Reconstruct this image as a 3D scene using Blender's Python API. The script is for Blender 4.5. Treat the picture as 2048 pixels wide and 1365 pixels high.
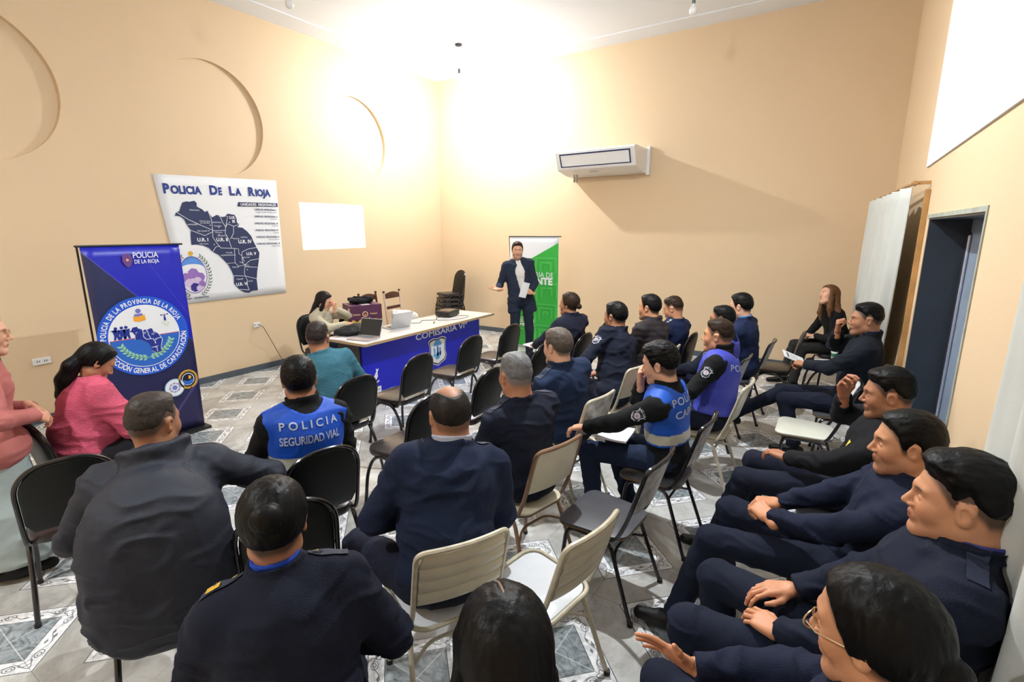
import bpy, bmesh, math, random
import numpy as np
from mathutils import Vector, Matrix
from mathutils.bvhtree import BVHTree
from mathutils.geometry import tessellate_polygon
random.seed(7)
S = bpy.context.scene
COL = S.collection
PI = math.pi
for o in list(bpy.data.objects): bpy.data.objects.remove(o)

# ------------------------------------------------------------------ camera
YAW, PITCH, ROLL, FPX = 0.56886, 0.21622, -0.005875, 1006.8
cd = bpy.data.cameras.new('camera'); cam = bpy.data.objects.new('camera', cd); COL.objects.link(cam)
f_ = Vector((-math.sin(YAW)*math.cos(PITCH), math.cos(YAW)*math.cos(PITCH), -math.sin(PITCH)))
r_ = f_.cross(Vector((0,0,1))).normalized(); u_ = r_.cross(f_)
r2 = math.cos(ROLL)*r_ + math.sin(ROLL)*u_; u2 = -math.sin(ROLL)*r_ + math.cos(ROLL)*u_
M = Matrix((( r2.x,u2.x,-f_.x,0.0),(r2.y,u2.y,-f_.y,0.0),(r2.z,u2.z,-f_.z,2.0),(0,0,0,1)))
cam.matrix_world = M
cd.sensor_width = 36.0; cd.sensor_fit = 'HORIZONTAL'; cd.lens = FPX/2048*36; cd.clip_start = 0.02
S.camera = cam

# ------------------------------------------------------------------ exposure, world
vs = S.view_settings
S.display_settings.display_device = 'sRGB'
vs.view_transform = 'Standard'; vs.look = 'None'; vs.gamma = 1.0; vs.use_curve_mapping = False
vs.exposure = 0.98
W = bpy.data.worlds.new('world'); S.world = W; W.use_nodes = True
W.node_tree.nodes['Background'].inputs[0].default_value = (0.8,0.9,1.0,1)
W.node_tree.nodes['Background'].inputs[1].default_value = 0.3
# bulb positions: (x, y, z, emission strength)
BULBS = [(-5.40,6.93,4.40,2900), (-1.60,3.44,4.12,4500), (-5.03,3.66,4.30,0), (-1.59,6.12,4.30,0), (-3.2,-1.0,4.2,3400)]  # the last bulb is unseen, added behind the camera as fill light

XL, XR, YB, YF, ZC = -7.03, 0.53, 8.27, -2.2, 4.87

# ------------------------------------------------------------------ helpers
def link(o, parent=None):
    COL.objects.link(o)
    if parent is not None: o.parent = parent
    return o
def tag(o, label=None, cat=None, group=None, kind=None):
    if label: o['label'] = label
    if cat: o['category'] = cat
    if group: o['group'] = group
    if kind: o['kind'] = kind
    return o
def empty(name, loc=(0,0,0), rz=0.0):
    o = bpy.data.objects.new(name, None); o.empty_display_size = .1
    COL.objects.link(o); o.location = loc; o.rotation_euler = (0,0,rz); return o
def copy_tree(o, parent=None):
    c = o.copy(); COL.objects.link(c)
    if parent is not None:
        c.parent = parent; c.matrix_parent_inverse = o.matrix_parent_inverse.copy()
    for ch in list(o.children): copy_tree(ch, c)
    return c

# ---- node maths
class N:
    def __init__(s, nt, sock): s.nt = nt; s.s = sock
    def _b(s, op, o=None, p=None):
        n = s.nt.nodes.new('ShaderNodeMath'); n.operation = op
        for i, v in enumerate((s, o, p)):
            if v is None: continue
            if isinstance(v, N): s.nt.links.new(v.s, n.inputs[i])
            else: n.inputs[i].default_value = v
        return N(s.nt, n.outputs[0])
    def __add__(s,o): return s._b('ADD',o)
    def __sub__(s,o): return s._b('SUBTRACT',o)
    def __mul__(s,o): return s._b('MULTIPLY',o)
    def __truediv__(s,o): return s._b('DIVIDE',o)
    def lt(s,o): return s._b('LESS_THAN',o)
    def gt(s,o): return s._b('GREATER_THAN',o)
    def abs(s): return s._b('ABSOLUTE')
    def max(s,o): return s._b('MAXIMUM',o)
    def min(s,o): return s._b('MINIMUM',o)
    def rnd(s): return s._b('ROUND')
    def sin(s): return s._b('SINE')
    def sqrt(s): return s._b('SQRT')
def newmat(name):
    m = bpy.data.materials.new(name); m.use_nodes = True
    nt = m.node_tree; b = nt.nodes['Principled BSDF']; return m, nt, b
def noise(nt, scale, detail=3, coord='Object', rough=.55, mscale=None, dist=0):
    tc = nt.nodes.new('ShaderNodeTexCoord'); n = nt.nodes.new('ShaderNodeTexNoise')
    src = tc.outputs[coord]
    if mscale:
        mp = nt.nodes.new('ShaderNodeMapping'); mp.inputs['Scale'].default_value = mscale
        nt.links.new(src, mp.inputs[0]); src = mp.outputs[0]
    nt.links.new(src, n.inputs['Vector'])
    n.inputs['Scale'].default_value = scale; n.inputs['Detail'].default_value = detail
    n.inputs['Roughness'].default_value = rough; n.inputs['Distortion'].default_value = dist
    return n
def mixc(nt, fac, a, b, mode='MIX'):
    n = nt.nodes.new('ShaderNodeMix'); n.data_type = 'RGBA'; n.blend_type = mode
    for i, v in ((0, fac), (6, a), (7, b)):
        if isinstance(v, N): nt.links.new(v.s, n.inputs[i])
        elif hasattr(v, 'links'): nt.links.new(v, n.inputs[i])
        elif i == 0: n.inputs[0].default_value = v
        else: n.inputs[i].default_value = tuple(v)+((1,) if len(v)==3 else ())
    return n.outputs[2]
def srgb(h):
    if isinstance(h, str): h = [int(h[i:i+2],16)/255 for i in (0,2,4)]
    return tuple(c/12.92 if c<=.04045 else ((c+.055)/1.055)**2.4 for c in h)
def mat(name, col, rough=.6, metal=0, var=0.0, vscale=8, bump=0.0, bscale=60, mscale=None, spec=None, coat=0, sheen=0, col2=None):
    m, nt, b = newmat(name)
    if isinstance(col, str): col = srgb(col)
    b.inputs['Base Color'].default_value = (*col,1)
    b.inputs['Roughness'].default_value = rough; b.inputs['Metallic'].default_value = metal
    if spec is not None: b.inputs['Specular IOR Level'].default_value = spec
    if coat: b.inputs['Coat Weight'].default_value = coat
    if sheen: b.inputs['Sheen Weight'].default_value = sheen; b.inputs['Sheen Roughness'].default_value = .5
    c2 = srgb(col2) if isinstance(col2, str) else (col2 or tuple(c*(1-var) for c in col))
    if var or col2:
        n = noise(nt, vscale, 4, mscale=mscale)
        rp = nt.nodes.new('ShaderNodeMapRange'); rp.inputs[1].default_value=.35; rp.inputs[2].default_value=.65
        nt.links.new(n.outputs[0], rp.inputs[0])
        nt.links.new(mixc(nt, rp.outputs[0], col, c2), b.inputs['Base Color'])
    else:
        n = noise(nt, 30, 2)
        nt.links.new(mixc(nt, n.outputs[0], tuple(c*.97 for c in col), col), b.inputs['Base Color'])
    if bump:
        n2 = noise(nt, bscale, 3, mscale=mscale); bp = nt.nodes.new('ShaderNodeBump')
        bp.inputs['Strength'].default_value = bump; bp.inputs['Distance'].default_value = .01
        nt.links.new(n2.outputs[0], bp.inputs['Height']); nt.links.new(bp.outputs[0], b.inputs['Normal'])
    return m

# ---- meshes
def mesh_obj(name, V, F, m=None, parent=None, smooth=True):
    me = bpy.data.meshes.new(name); me.from_pydata([tuple(v) for v in V], [], [tuple(f) for f in F]); me.update()
    if smooth: me.polygons.foreach_set('use_smooth', [True]*len(me.polygons))
    if m is not None:
        for q in (m if isinstance(m,(list,tuple)) else [m]): me.materials.append(q)
    return link(bpy.data.objects.new(name, me), parent)
def np_mesh(name, V, Q, m=None, col=None, parent=None):
    me = bpy.data.meshes.new(name); n=len(Q)
    me.vertices.add(len(V)); me.vertices.foreach_set('co', np.ascontiguousarray(V,dtype=np.float32).ravel())
    me.loops.add(n*4); me.loops.foreach_set('vertex_index', np.ascontiguousarray(Q,dtype=np.int32).ravel())
    me.polygons.add(n); me.polygons.foreach_set('loop_start', np.arange(0,n*4,4,dtype=np.int32))
    me.polygons.foreach_set('use_smooth', np.ones(n,dtype=bool))
    me.update(calc_edges=True)
    if col is not None:
        a = me.color_attributes.new('Col','FLOAT_COLOR','POINT')
        c = np.ones((len(V),4),np.float32); c[:,:3]=col; a.data.foreach_set('color', c.ravel())
    if m is not None: me.materials.append(m)
    return link(bpy.data.objects.new(name, me), parent)
class G:
    """collects shapes into one mesh"""
    def __init__(s): s.V=[]; s.F=[]; s.flat=[]
    def add(s, V, F, flat=False):
        o=len(s.V); s.V += [tuple(v) for v in V]; s.F += [tuple(i+o for i in f) for f in F]; s.flat += [flat]*len(F); return s
    def box(s, c, h, R=None, bev=0.0):
        bm = bmesh.new(); bmesh.ops.create_cube(bm, size=2)
        for v in bm.verts: v.co = Vector((v.co.x*h[0], v.co.y*h[1], v.co.z*h[2]))
        if bev>0: bmesh.ops.bevel(bm, geom=bm.edges[:], offset=bev, segments=2, profile=.6, affect='EDGES')
        V=[]
        for v in bm.verts:
            p=v.co.copy()
            if R is not None: p = R@p
            V.append(p+Vector(c))
        bm.verts.index_update(); F=[[v.index for v in f.verts] for f in bm.faces]; bm.free()
        return s.add(V,F,True)
    def bb(s, a, b, bev=0.0):
        return s.box([(a[i]+b[i])/2 for i in range(3)], [abs(b[i]-a[i])/2 for i in range(3)], None, bev)
    def tube(s, pts, r, n=10, closed=False, cap=True):
        P=[Vector(p) for p in pts]; k=len(P); V=[];F=[]
        rr = r if isinstance(r,(list,tuple)) else [r]*k
        T=[]
        for i in range(k):
            a=P[(i-1)%k] if (closed or i>0) else P[i]; b=P[(i+1)%k] if (closed or i<k-1) else P[i]
            T.append((b-a).normalized())
        nrm = T[0].orthogonal().normalized()
        for i in range(k):
            nrm = (nrm - T[i]*nrm.dot(T[i])).normalized(); bn=T[i].cross(nrm)
            for j in range(n):
                a=2*PI*j/n; V.append(P[i]+(nrm*math.cos(a)+bn*math.sin(a))*rr[i])
        m=k if closed else k-1
        for i in range(m):
            for j in range(n):
                a=i*n+j; b=i*n+(j+1)%n; c=((i+1)%k)*n+(j+1)%n; d=((i+1)%k)*n+j
                F.append((a,b,c,d))
        if cap and not closed:
            F.append(tuple(range(n-1,-1,-1))); F.append(tuple((k-1)*n+j for j in range(n)))
        return s.add(V,F)
    def lathe(s, prof, c=(0,0,0), n=20):
        V=[];F=[]
        for (r,z) in prof:
            for j in range(n):
                a=2*PI*j/n; V.append((c[0]+r*math.cos(a), c[1]+r*math.sin(a), c[2]+z))
        for i in range(len(prof)-1):
            for j in range(n):
                F.append((i*n+j, i*n+(j+1)%n, (i+1)*n+(j+1)%n, (i+1)*n+j))
        F.append(tuple(range(n-1,-1,-1))); F.append(tuple((len(prof)-1)*n+j for j in range(n)))
        return s.add(V,F)
    def prism(s, outline, f, thick, bev=0.0):
        """outline: list of (u,v); f(u,v,w)->xyz, w in [0,thick]; rounded edge by inset rings"""
        k=len(outline); cx=sum(p[0] for p in outline)/k; cy=sum(p[1] for p in outline)/k
        def ring(ins,w):
            R=[]
            for i in range(k):
                p=Vector(outline[i]); a=Vector(outline[i-1]); b=Vector(outline[(i+1)%k])
                t=(b-a).normalized(); nn=Vector((t.y,-t.x))
                if nn.dot(p-Vector((cx,cy)))<0: nn=-nn
                q=p-nn*ins; R.append(f(q.x,q.y,w))
            return R
        if bev>0: rings=[ring(bev,0),ring(bev*.3,bev*.3),ring(0,bev),ring(0,thick-bev),ring(bev*.3,thick-bev*.3),ring(bev,thick)]
        else: rings=[ring(0,0),ring(0,thick)]
        V=[p for R in rings for p in R]; F=[]
        for i in range(len(rings)-1):
            for j in range(k): F.append((i*k+j,i*k+(j+1)%k,(i+1)*k+(j+1)%k,(i+1)*k+j))
        tess=tessellate_polygon([[Vector((p[0],p[1],0)) for p in outline]])
        for t in tess: F.append(tuple(t)); F.append(tuple((len(rings)-1)*k+i for i in reversed(t)))
        return s.add(V,F)
    def build(s, name, m=None, parent=None, autosmooth=True):
        me=bpy.data.meshes.new(name); me.from_pydata(s.V,[],s.F); me.update()
        bm=bmesh.new(); bm.from_mesh(me); bmesh.ops.recalc_face_normals(bm, faces=bm.faces[:])
        fl=s.flat
        for i,f in enumerate(bm.faces): f.smooth = not fl[i] if i<len(fl) else True
        for e in bm.edges:
            if len(e.link_faces)==2 and e.calc_face_angle(0)>.7: e.smooth=False
        bm.to_mesh(me); bm.free()
        if m is not None: me.materials.append(m)
        return link(bpy.data.objects.new(name,me),parent)
def fillet(pts, r, n=6, closed=False):
    P=[Vector(p) for p in pts]; k=len(P); out=[]
    for i in range(k):
        if not closed and (i==0 or i==k-1): out.append(P[i]); continue
        a=P[i-1]; b=P[i]; c=P[(i+1)%k]
        d1=(a-b); d2=(c-b); rr=min(r, d1.length*.48, d2.length*.48)
        p1=b+d1.normalized()*rr; p2=b+d2.normalized()*rr
        for j in range(n+1):
            t=j/n; out.append((1-t)**2*p1+2*t*(1-t)*b+t*t*p2)
    return out
def roundrect(w,h,r,n=5):
    pts=[]
    for cx,cy,a0 in ((w/2-r,h/2-r,0),(-w/2+r,h/2-r,90),(-w/2+r,-h/2+r,180),(w/2-r,-h/2+r,270)):
        for j in range(n+1):
            a=math.radians(a0+90*j/n); pts.append((cx+r*math.cos(a),cy+r*math.sin(a)))
    return pts

# ---- flat printed artwork (prints, lettering) as thin layered polygons
TXT={}
def text_mesh(s, bold=0.0, spacing=1.0):
    key=(s,bold,spacing)
    if key in TXT: return TXT[key]
    c=bpy.data.curves.new('t','FONT'); c.body=s; c.size=1; c.offset=bold; c.resolution_u=3; c.space_character=spacing
    o=bpy.data.objects.new('t',c); COL.objects.link(o); dg=bpy.context.evaluated_depsgraph_get(); dg.update()
    oe=o.evaluated_get(dg); me=oe.to_mesh()
    V=[tuple(v.co) for v in me.vertices]; F=[tuple(p.vertices) for p in me.polygons]
    oe.to_mesh_clear(); bpy.data.objects.remove(o); bpy.data.curves.remove(c)
    xs=[v[0] for v in V] or [0]; x0=min(xs); w=max(xs)-x0
    V=[(v[0]-x0,v[1]) for v in V]
    TXT[key]=(V,F,w); return TXT[key]
class Art:
    def __init__(s, f): s.f=f; s.V=[]; s.F=[]; s.mi=[]; s.mats=[]
    def _m(s,m):
        if m not in s.mats: s.mats.append(m)
        return s.mats.index(m)
    def raw(s,V,F,m,layer):
        o=len(s.V); s.V+=[s.f(v[0],v[1],.0007*layer) for v in V]
        s.F+=[tuple(i+o for i in f) for f in F]; s.mi+=[s._m(m)]*len(F)
    def poly(s,P,m,layer=1):
        T=tessellate_polygon([[Vector((p[0],p[1],0)) for p in P]])
        s.raw(P,[tuple(t) for t in T],m,layer)
    def disc(s,cx,cy,r,m,layer=1,n=40,ry=None,a0=0,a1=2*PI):
        ry=ry or r
        P=[(cx+r*math.cos(a0+(a1-a0)*i/n),cy+ry*math.sin(a0+(a1-a0)*i/n)) for i in range(n+(0 if abs(a1-a0-2*PI)<1e-6 else 1))]
        s.poly(P,m,layer)
    def line(s,P,w,m,layer=1,closed=False):
        P=[Vector(p) for p in P]; k=len(P); A=[];F=[]
        for i in range(k):
            a=P[i-1] if (i>0 or closed) else P[i]; b=P[(i+1)%k] if (i<k-1 or closed) else P[i]
            t=(b-a).normalized(); nn=Vector((-t.y,t.x))*w/2; A+=[P[i]+nn,P[i]-nn]
        for i in range(k if closed else k-1):
            j=(i+1)%k; F.append((2*i,2*i+1,2*j+1,2*j))
        s.raw([(p.x,p.y) for p in A],F,m,layer)
    def ring(s,cx,cy,r,w,m,layer=1,n=48,ry=None):
        ry=ry or r; s.line([(cx+r*math.cos(2*PI*i/n),cy+ry*math.sin(2*PI*i/n)) for i in range(n)],w,m,layer,True)
    def text(s,t,x,y,size,m,layer=2,align='c',rot=0,bold=0.0,width=None,spacing=1.0):
        V,F,w=text_mesh(t,bold,spacing)
        if not V: return
        sx=size if width is None else width/w
        off={'c':-w/2,'l':0,'r':-w}[align]; c,sn=math.cos(rot),math.sin(rot)
        P=[((v[0]+off)*sx,v[1]*size) for v in V]
        s.raw([(x+a*c-b*sn,y+a*sn+b*c) for a,b in P],F,m,layer)
    def arc_text(s,t,cx,cy,r,a0,a1,size,m,layer=3,bold=.02,inside=False):
        ws=[(text_mesh(ch,bold)[2] if ch!=' ' else .28)+.10 for ch in t]; tot=sum(ws); acc=0; kx=min(1,abs(a1-a0)*r/(tot*size))
        for ch,w in zip(t,ws):
            u=(acc+w/2)/tot; acc+=w
            if ch==' ': continue
            a=a0+(a1-a0)*u; rr=r
            x=cx+rr*math.cos(a); y=cy+rr*math.sin(a)
            s.text(ch,x,y,size,m,layer,'c',a-PI/2 if not inside else a+PI/2,bold,width=text_mesh(ch,bold)[2]*size*kx)
    def leaf(s,x,y,a,l,w,m,layer=2):
        c,sn=math.cos(a),math.sin(a)
        P=[(0,0),(.3*l,.5*w),(.7*l,.4*w),(l,0),(.7*l,-.4*w),(.3*l,-.5*w)]
        s.poly([(x+p*c-q*sn,y+p*sn+q*c) for p,q in P],m,layer)
    def build(s,name,parent=None):
        me=bpy.data.meshes.new(name); me.from_pydata([tuple(v) for v in s.V],[],s.F); me.update()
        for m in s.mats: me.materials.append(m)
        me.polygons.foreach_set('material_index',s.mi)
        return link(bpy.data.objects.new(name,me),parent)
# ================================================================== ROOM
def wall_mat():
    m,nt,b=newmat('tan_painted_plaster')
    n=noise(nt,1.3,5,rough=.6); n2=noise(nt,160,2)
    c=mixc(nt,n.outputs[0],(.70,.53,.34),(.735,.56,.365))
    nt.links.new(c,b.inputs['Base Color']); b.inputs['Roughness'].default_value=.62
    bp=nt.nodes.new('ShaderNodeBump'); bp.inputs['Strength'].default_value=.25; bp.inputs['Distance'].default_value=.004
    nt.links.new(n2.outputs[0],bp.inputs['Height']); nt.links.new(bp.outputs[0],b.inputs['Normal'])
    return m
M_WALL=wall_mat()
M_WHITE=mat('white_ceiling_paint',(.83,.87,.93),.8,bump=.15,bscale=90)
M_WHITEP=mat('white_wall_paint',(.84,.86,.90),.7,bump=.1,bscale=90)
def floor_mat():
    m,nt,b=newmat('patterned_marble_tile')
    tc=nt.nodes.new('ShaderNodeTexCoord'); sp=nt.nodes.new('ShaderNodeSeparateXYZ'); nt.links.new(tc.outputs['Object'],sp.inputs[0])
    x=N(nt,sp.outputs[0]); y=N(nt,sp.outputs[1]); t=.467
    u=(x+.474)/t; v=(y-2.312)/t
    a=(u+v)*.5; c=(u-v)*.5
    fa=a-a.rnd(); fb=c-c.rnd()
    aa=fa.abs(); ab=fb.abs()
    mx=aa.max(ab)*(2*t)              # L1 distance in metres
    R=.318; R2=.205
    inn=mx.lt(R2); out=mx.lt(R)
    border=out-inn
    edge=((mx-R).abs().lt(.0035)).max((mx-R2).abs().lt(.003))
    # vine scroll running round the border
    sgn=aa.gt(ab)
    s_=(fb*sgn)+(fa*(sgn*-1.0+1.0))
    q=mx-(R+R2)*.5
    vine=(q-((s_*26.0).sin()*.022)).abs().lt(.0032)
    def curl(cx,cq,r):
        d=(((s_.abs()-cx)*(2*t*.7))*((s_.abs()-cx)*(2*t*.7))+(q-cq)*(q-cq)).sqrt()
        return (d-r).abs().lt(.0028)
    curls=curl(.17,.01,.024).max(curl(.175,.012,.011)).max(curl(.245,-.014,.018))
    lv=((s_.abs()*.6+(q-.012).abs()*1.6).lt(.022)).max(((s_.abs()-.05)*.6).abs()._b('ADD',(q+.015).abs()*1.4).lt(.016))
    orn=(vine.max(curls).max(lv))*border
    # joints
    ju=(u-u.rnd()).abs().lt(.0045).max((v-v.rnd()).abs().lt(.0045))
    n1=noise(nt,2.2,7,rough=.62,dist=1.2); n2=noise(nt,6,6,rough=.65,dist=2.0); n3=noise(nt,9,5,rough=.7,mscale=(1,1,1),dist=3)
    def mr(n,lo,hi):
        k=nt.nodes.new('ShaderNodeMapRange'); k.inputs[1].default_value=lo; k.inputs[2].default_value=hi; nt.links.new(n.outputs[0],k.inputs[0]); return k.outputs[0]
    base=mixc(nt,mr(n1,.36,.66),(.62,.62,.60),(.34,.325,.30))
    base=mixc(nt,N(nt,mr(n2,.52,.72))*.5,base,(.22,.205,.185))
    bord=mixc(nt,mr(n3,.42,.6),(.60,.61,.63),(.90,.90,.90))
    inner=mixc(nt,mr(n3,.35,.65),(.11,.13,.14),(.36,.40,.42))
    c1=mixc(nt,border,base,bord); c1=mixc(nt,orn*.85,c1,(.10,.095,.10))
    c1=mixc(nt,inn,c1,inner)
    c1=mixc(nt,(edge*(1.0)),c1,(.12,.12,.12))
    jo=ju*(inn*-1.0+1.0); ji=ju*inn
    c1=mixc(nt,jo*.55,c1,(.2,.19,.18)); c1=mixc(nt,ji*.8,c1,(.62,.64,.64))
    nt.links.new(c1,b.inputs['Base Color'])
    rr=mixc(nt,mr(n2,.3,.7),(.16,.16,.16),(.3,.3,.3)); nt.links.new(rr,b.inputs['Roughness'])
    b.inputs['Specular IOR Level'].default_value=.5
    bp=nt.nodes.new('ShaderNodeBump'); bp.inputs['Strength'].default_value=.4; bp.inputs['Distance'].default_value=.002; bp.invert=True
    nt.links.new(ju.s,bp.inputs['Height']); nt.links.new(bp.outputs[0],b.inputs['Normal'])
    return m
M_FLOOR=floor_mat()
M_BASE=mat('blue_grey_skirting_paint',(.085,.105,.13),.45,var=.2)
def struct(o): o['kind']='structure'; return o
T=.15
struct(G().bb((XL-T,YF-T,-.12),(XR+1.2,YB+T,0)).build('floor',M_FLOOR))
# ceiling with a flat plaster border
struct(G().bb((XL-T,YF-T,ZC),(XR+T,YB+T,ZC+.12)).build('ceiling',M_WHITE))
g=G(); bw=.42
g.bb((XL,YB-bw,ZC-.012),(XR,YB,ZC)); g.bb((XL,YF,ZC-.012),(XL+bw,YB-bw,ZC)); g.bb((XR-bw,YF,ZC-.012),(XR,YB-bw,ZC))
struct(g.build('trim_1',M_WHITE))
struct(G().bb((XL-T,YB,0),(XR+T,YB+T,ZC)).build('wall_back',M_WALL))
struct(G().bb((XL-T,YF-T,0),(XR+T,YF,ZC)).build('wall_front',M_WALL))
# left wall with three shallow round niches, each a disc sunk deeper on its far side
def left_wall():
    V=[];F=[]
    circ=[(1.52,3.42,.74),(3.80,3.43,.705),(6.13,3.48,.69)]
    loops=[[(YF,0),(YB,0),(YB,ZC),(YF,ZC)]]
    n=64
    for cy,cz,r in circ: loops.append([(cy+r*math.cos(2*PI*i/n),cz+r*math.sin(2*PI*i/n)) for i in range(n)][::-1])
    pts=[p for L in loops for p in L]
    T_=tessellate_polygon([[Vector((p[0],p[1],0)) for p in L] for L in loops])
    V=[(XL,p[0],p[1]) for p in pts]; F=[tuple(t) for t in T_]
    for cy,cz,r in circ:
        o=len(V)
        for i in range(n):
            a=2*PI*i/n; V.append((XL,cy+r*math.cos(a),cz+r*math.sin(a)))
        for i in range(n):
            a=2*PI*i/n; d=.055*(.5+.5*math.cos(a-.15)); V.append((XL-d,cy+r*math.cos(a),cz+r*math.sin(a)))
        for i in range(n): F.append((o+i,o+(i+1)%n,o+n+(i+1)%n,o+n+i))
        F.append(tuple(o+n+i for i in range(n)))
    k=len(V)
    V+=[(XL-T,YF,0),(XL-T,YB,0),(XL-T,YB,ZC),(XL-T,YF,ZC)]
    F+=[(k,k+1,k+2,k+3),(0,1,k+1,k),(2,3,k+3,k+2),(1,2,k+2,k+1),(3,0,k,k+3)]
    o=mesh_obj('wall_left',V,F,M_WALL,smooth=False); return struct(o)
left_wall()
# right wall with door opening
DY0,DY1,DZ=3.02,4.78,2.07
g=G()
g.bb((XR,YF,0),(XR+T,DY0,ZC)); g.bb((XR,DY1,0),(XR+T,YB,ZC)); g.bb((XR,DY0,DZ),(XR+T,DY1,ZC))
struct(g.build('wall_right',M_WALL))
# white painted field on the upper right wall
struct(G().bb((XR-.012,-1.6,2.47),(XR,5.32,ZC-.012)).build('trim_2',M_WHITEP))
for nm,a,b in (('baseboard_left',(XL,YF,0),(XL+.015,YB,.085)),('baseboard_back',(XL,YB-.015,0),(XR,YB,.085)),('baseboard_right',(XR-.015,DY1,0),(XR,YB,.085)),('baseboard_near_right',(XR-.015,YF,0),(XR,DY0,.085))):
    struct(G().bb(a,b).build(nm,M_BASE))
# door: deep dark blue steel reveal and leaf standing open
M_DOOR=mat('slate_blue_door_paint',(.028,.038,.055),.4,var=.15)
M_DOOR2=mat('light_slate_door_paint',(.28,.35,.46),.35,var=.15)
M_REV=mat('reveal_plaster_grey_green',(.42,.44,.38),.7,var=.3)
D=.24
g=G(); g.bb((XR+.004,DY1-.012,0),(XR+D,DY1+.0,DZ)); g.bb((XR+.004,DY0,0),(XR+D,DY0+.012,DZ)); g.bb((XR+.004,DY0,DZ-.012),(XR+D,DY1,DZ)); 
struct(g.build('trim_3',M_DOOR))
g=G(); g.bb((XR-.006,DY0-.025,0),(XR+.02,DY0,DZ+.025)); g.bb((XR-.006,DY0,DZ),(XR+.02,DY1+.025,DZ+.025))
struct(g.build('trim_4',M_REV))
dr=empty('door_1',(0,0,0)); dr['kind']='structure'
G().bb((XR+D,DY0,.01),(XR+D+.045,DY1,DZ),.004).build('door_leaf',M_DOOR2,dr)
G().bb((XR+D-.02,DY1-.05,.01),(XR+D,DY1-.015,DZ-.1),.003).build('door_frame',M_DOOR,dr)
G().tube([(XR+D-.012,DY1-.085,.02),(XR+D-.012,DY1-.085,DZ-.12)],.009).build('edge_bar',mat('pale_steel',(.6,.62,.75),.25,.6),dr)

# ---- bulbs
M_CORD=mat('dark_blue_cord',(.03,.04,.12),.5)
M_SOCK=mat('dull_green_socket',(.10,.16,.14),.4)
M_OPAL=mat('opal_bulb_housing',(.80,.80,.80),.3)
def emis(name,col,st,glow=False):
    m,nt,b=newmat(name); b.inputs['Base Color'].default_value=(.9,.9,.9,1); b.inputs['Emission Color'].default_value=(*col,1); b.inputs['Emission Strength'].default_value=st; b.inputs['Roughness'].default_value=.3
    return m
blabels=['lit ceiling bulb hanging on a thin cord in the far left corner','lit ceiling bulb hanging over the middle of the room','unlit white ceiling bulb above the left wall niches','unlit white ceiling bulb with green socket near the far wall','added fill bulb behind the view, unseen, brightening the room']
for i,(x,y,z,st) in enumerate(BULBS):
    r=empty('hanging_bulb',(x,y,z)); tag(r,blabels[i],'light bulb','ceiling bulbs')
    G().lathe([(.055,0),(.05,-.02),(.02,-.028)],(0,0,ZC-z),16).build('ceiling_rose',M_CORD,r)
    G().tube([(0,0,ZC-z-.02),(.004,0,(ZC-z)*.6),(0,0,.12)],.0035,6).build('cord',M_CORD,r)
    G().lathe([(.014,.12),(.019,.115),(.02,.06),(.016,.052)],(0,0,0),14).build('socket',M_SOCK,r)
    m=emis('lit_bulb_glass_%d'%i,(.93,.975,1.0),st) if st else mat('opal_bulb_glass',(.85,.87,.88),.2)
    G().lathe([(.014,.055),(.018,.045),(.036,.012),(.042,-.002)],(0,0,0),18).build('bulb_housing',M_OPAL,r)
    dome=[(.041,-.002),(.042,-.012),(.038,-.035),(.024,-.052),(.004,-.058)] if i not in (1,4) else [(.041,-.002),(.043,-.006),(.040,-.010),(.020,-.015),(.004,-.016)]
    G().lathe(dome,(0,0,0),18).build('bulb_dome',m,r)

# ---- air conditioner
M_AC=mat('white_ac_plastic',(.80,.80,.80),.35)
M_ACD=mat('navy_louver_trim',(.02,.03,.12),.4)
ac=empty('air_conditioner',(-3.36,YB,2.88)); tag(ac,'white split air conditioner mounted high on the back wall','air conditioner')
prof=[(0,.36),(-.64,.362),(-.68,.352),(-.700,.330),(-.583,.080),(-.565,.068),(-.45,.045),(-.25,.01),(-.08,0),(0,0)]
g=G(); hw=.66
V=[(s_*hw,p[0]*.92-.02,p[1]) for s_ in (-1,1) for p in prof]; k=len(prof)
F=[(i,(i+1)%k,k+(i+1)%k,k+i) for i in range(k)]+[tuple(range(k)),tuple(range(2*k-1,k-1,-1))]
g.add(V,F,True); g.build('body',M_AC,ac)
# louver on the sloping front
def acf(u,v,w):
    # v 0..1 along the front face from lower to upper edge
    a=Vector((0,-.66*.92-.02,.17)); b=Vector((0,-.685*.92-.02,.29)); 
    p=Vector((0,-.583*.92-.02,.080))*(1-v)+Vector((0,-.700*.92-.02,.330))*v
    return Vector((u,p.y-.006-w*2,p.z-w))
art=Art(acf)
for (a,b_,c_,d_) in ((-.59,.12,.59,.18),(-.59,.82,.59,.90),(-.59,.12,-.568,.90),(.568,.12,.59,.90)): art.poly([(a,b_),(c_,b_),(c_,d_),(a,d_)],M_ACD,1)
V=[acf(-.585,.1,-.02),acf(.585,.1,-.02),acf(.585,.92,-.02),acf(-.585,.92,-.02),acf(-.585,.1,0),acf(.585,.1,0),acf(.585,.92,0),acf(-.585,.92,0)]
G().add(V,[(0,1,2,3),(4,5,6,7),(0,1,5,4),(1,2,6,5),(2,3,7,6),(3,0,4,7)],True).build('louver',M_AC,ac)
art.build('louver_trim',ac)
g=G(); g.bb((-.50,-.30,-.10),(-.485,-.27,.02)); g.bb((-.45,-.30,-.10),(-.435,-.27,.02)); g.build('bracket',mat('grey_bracket',(.35,.33,.3),.5),ac)
G().bb((hw,-.09,-.03),(hw+.05,0,.40),.004).build('side_bracket',M_AC,ac)
G().bb((-.12,-.50,.022),(.02,-.49,.034)).build('badge',mat('grey_badge',(.35,.36,.38),.4),ac)

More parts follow.
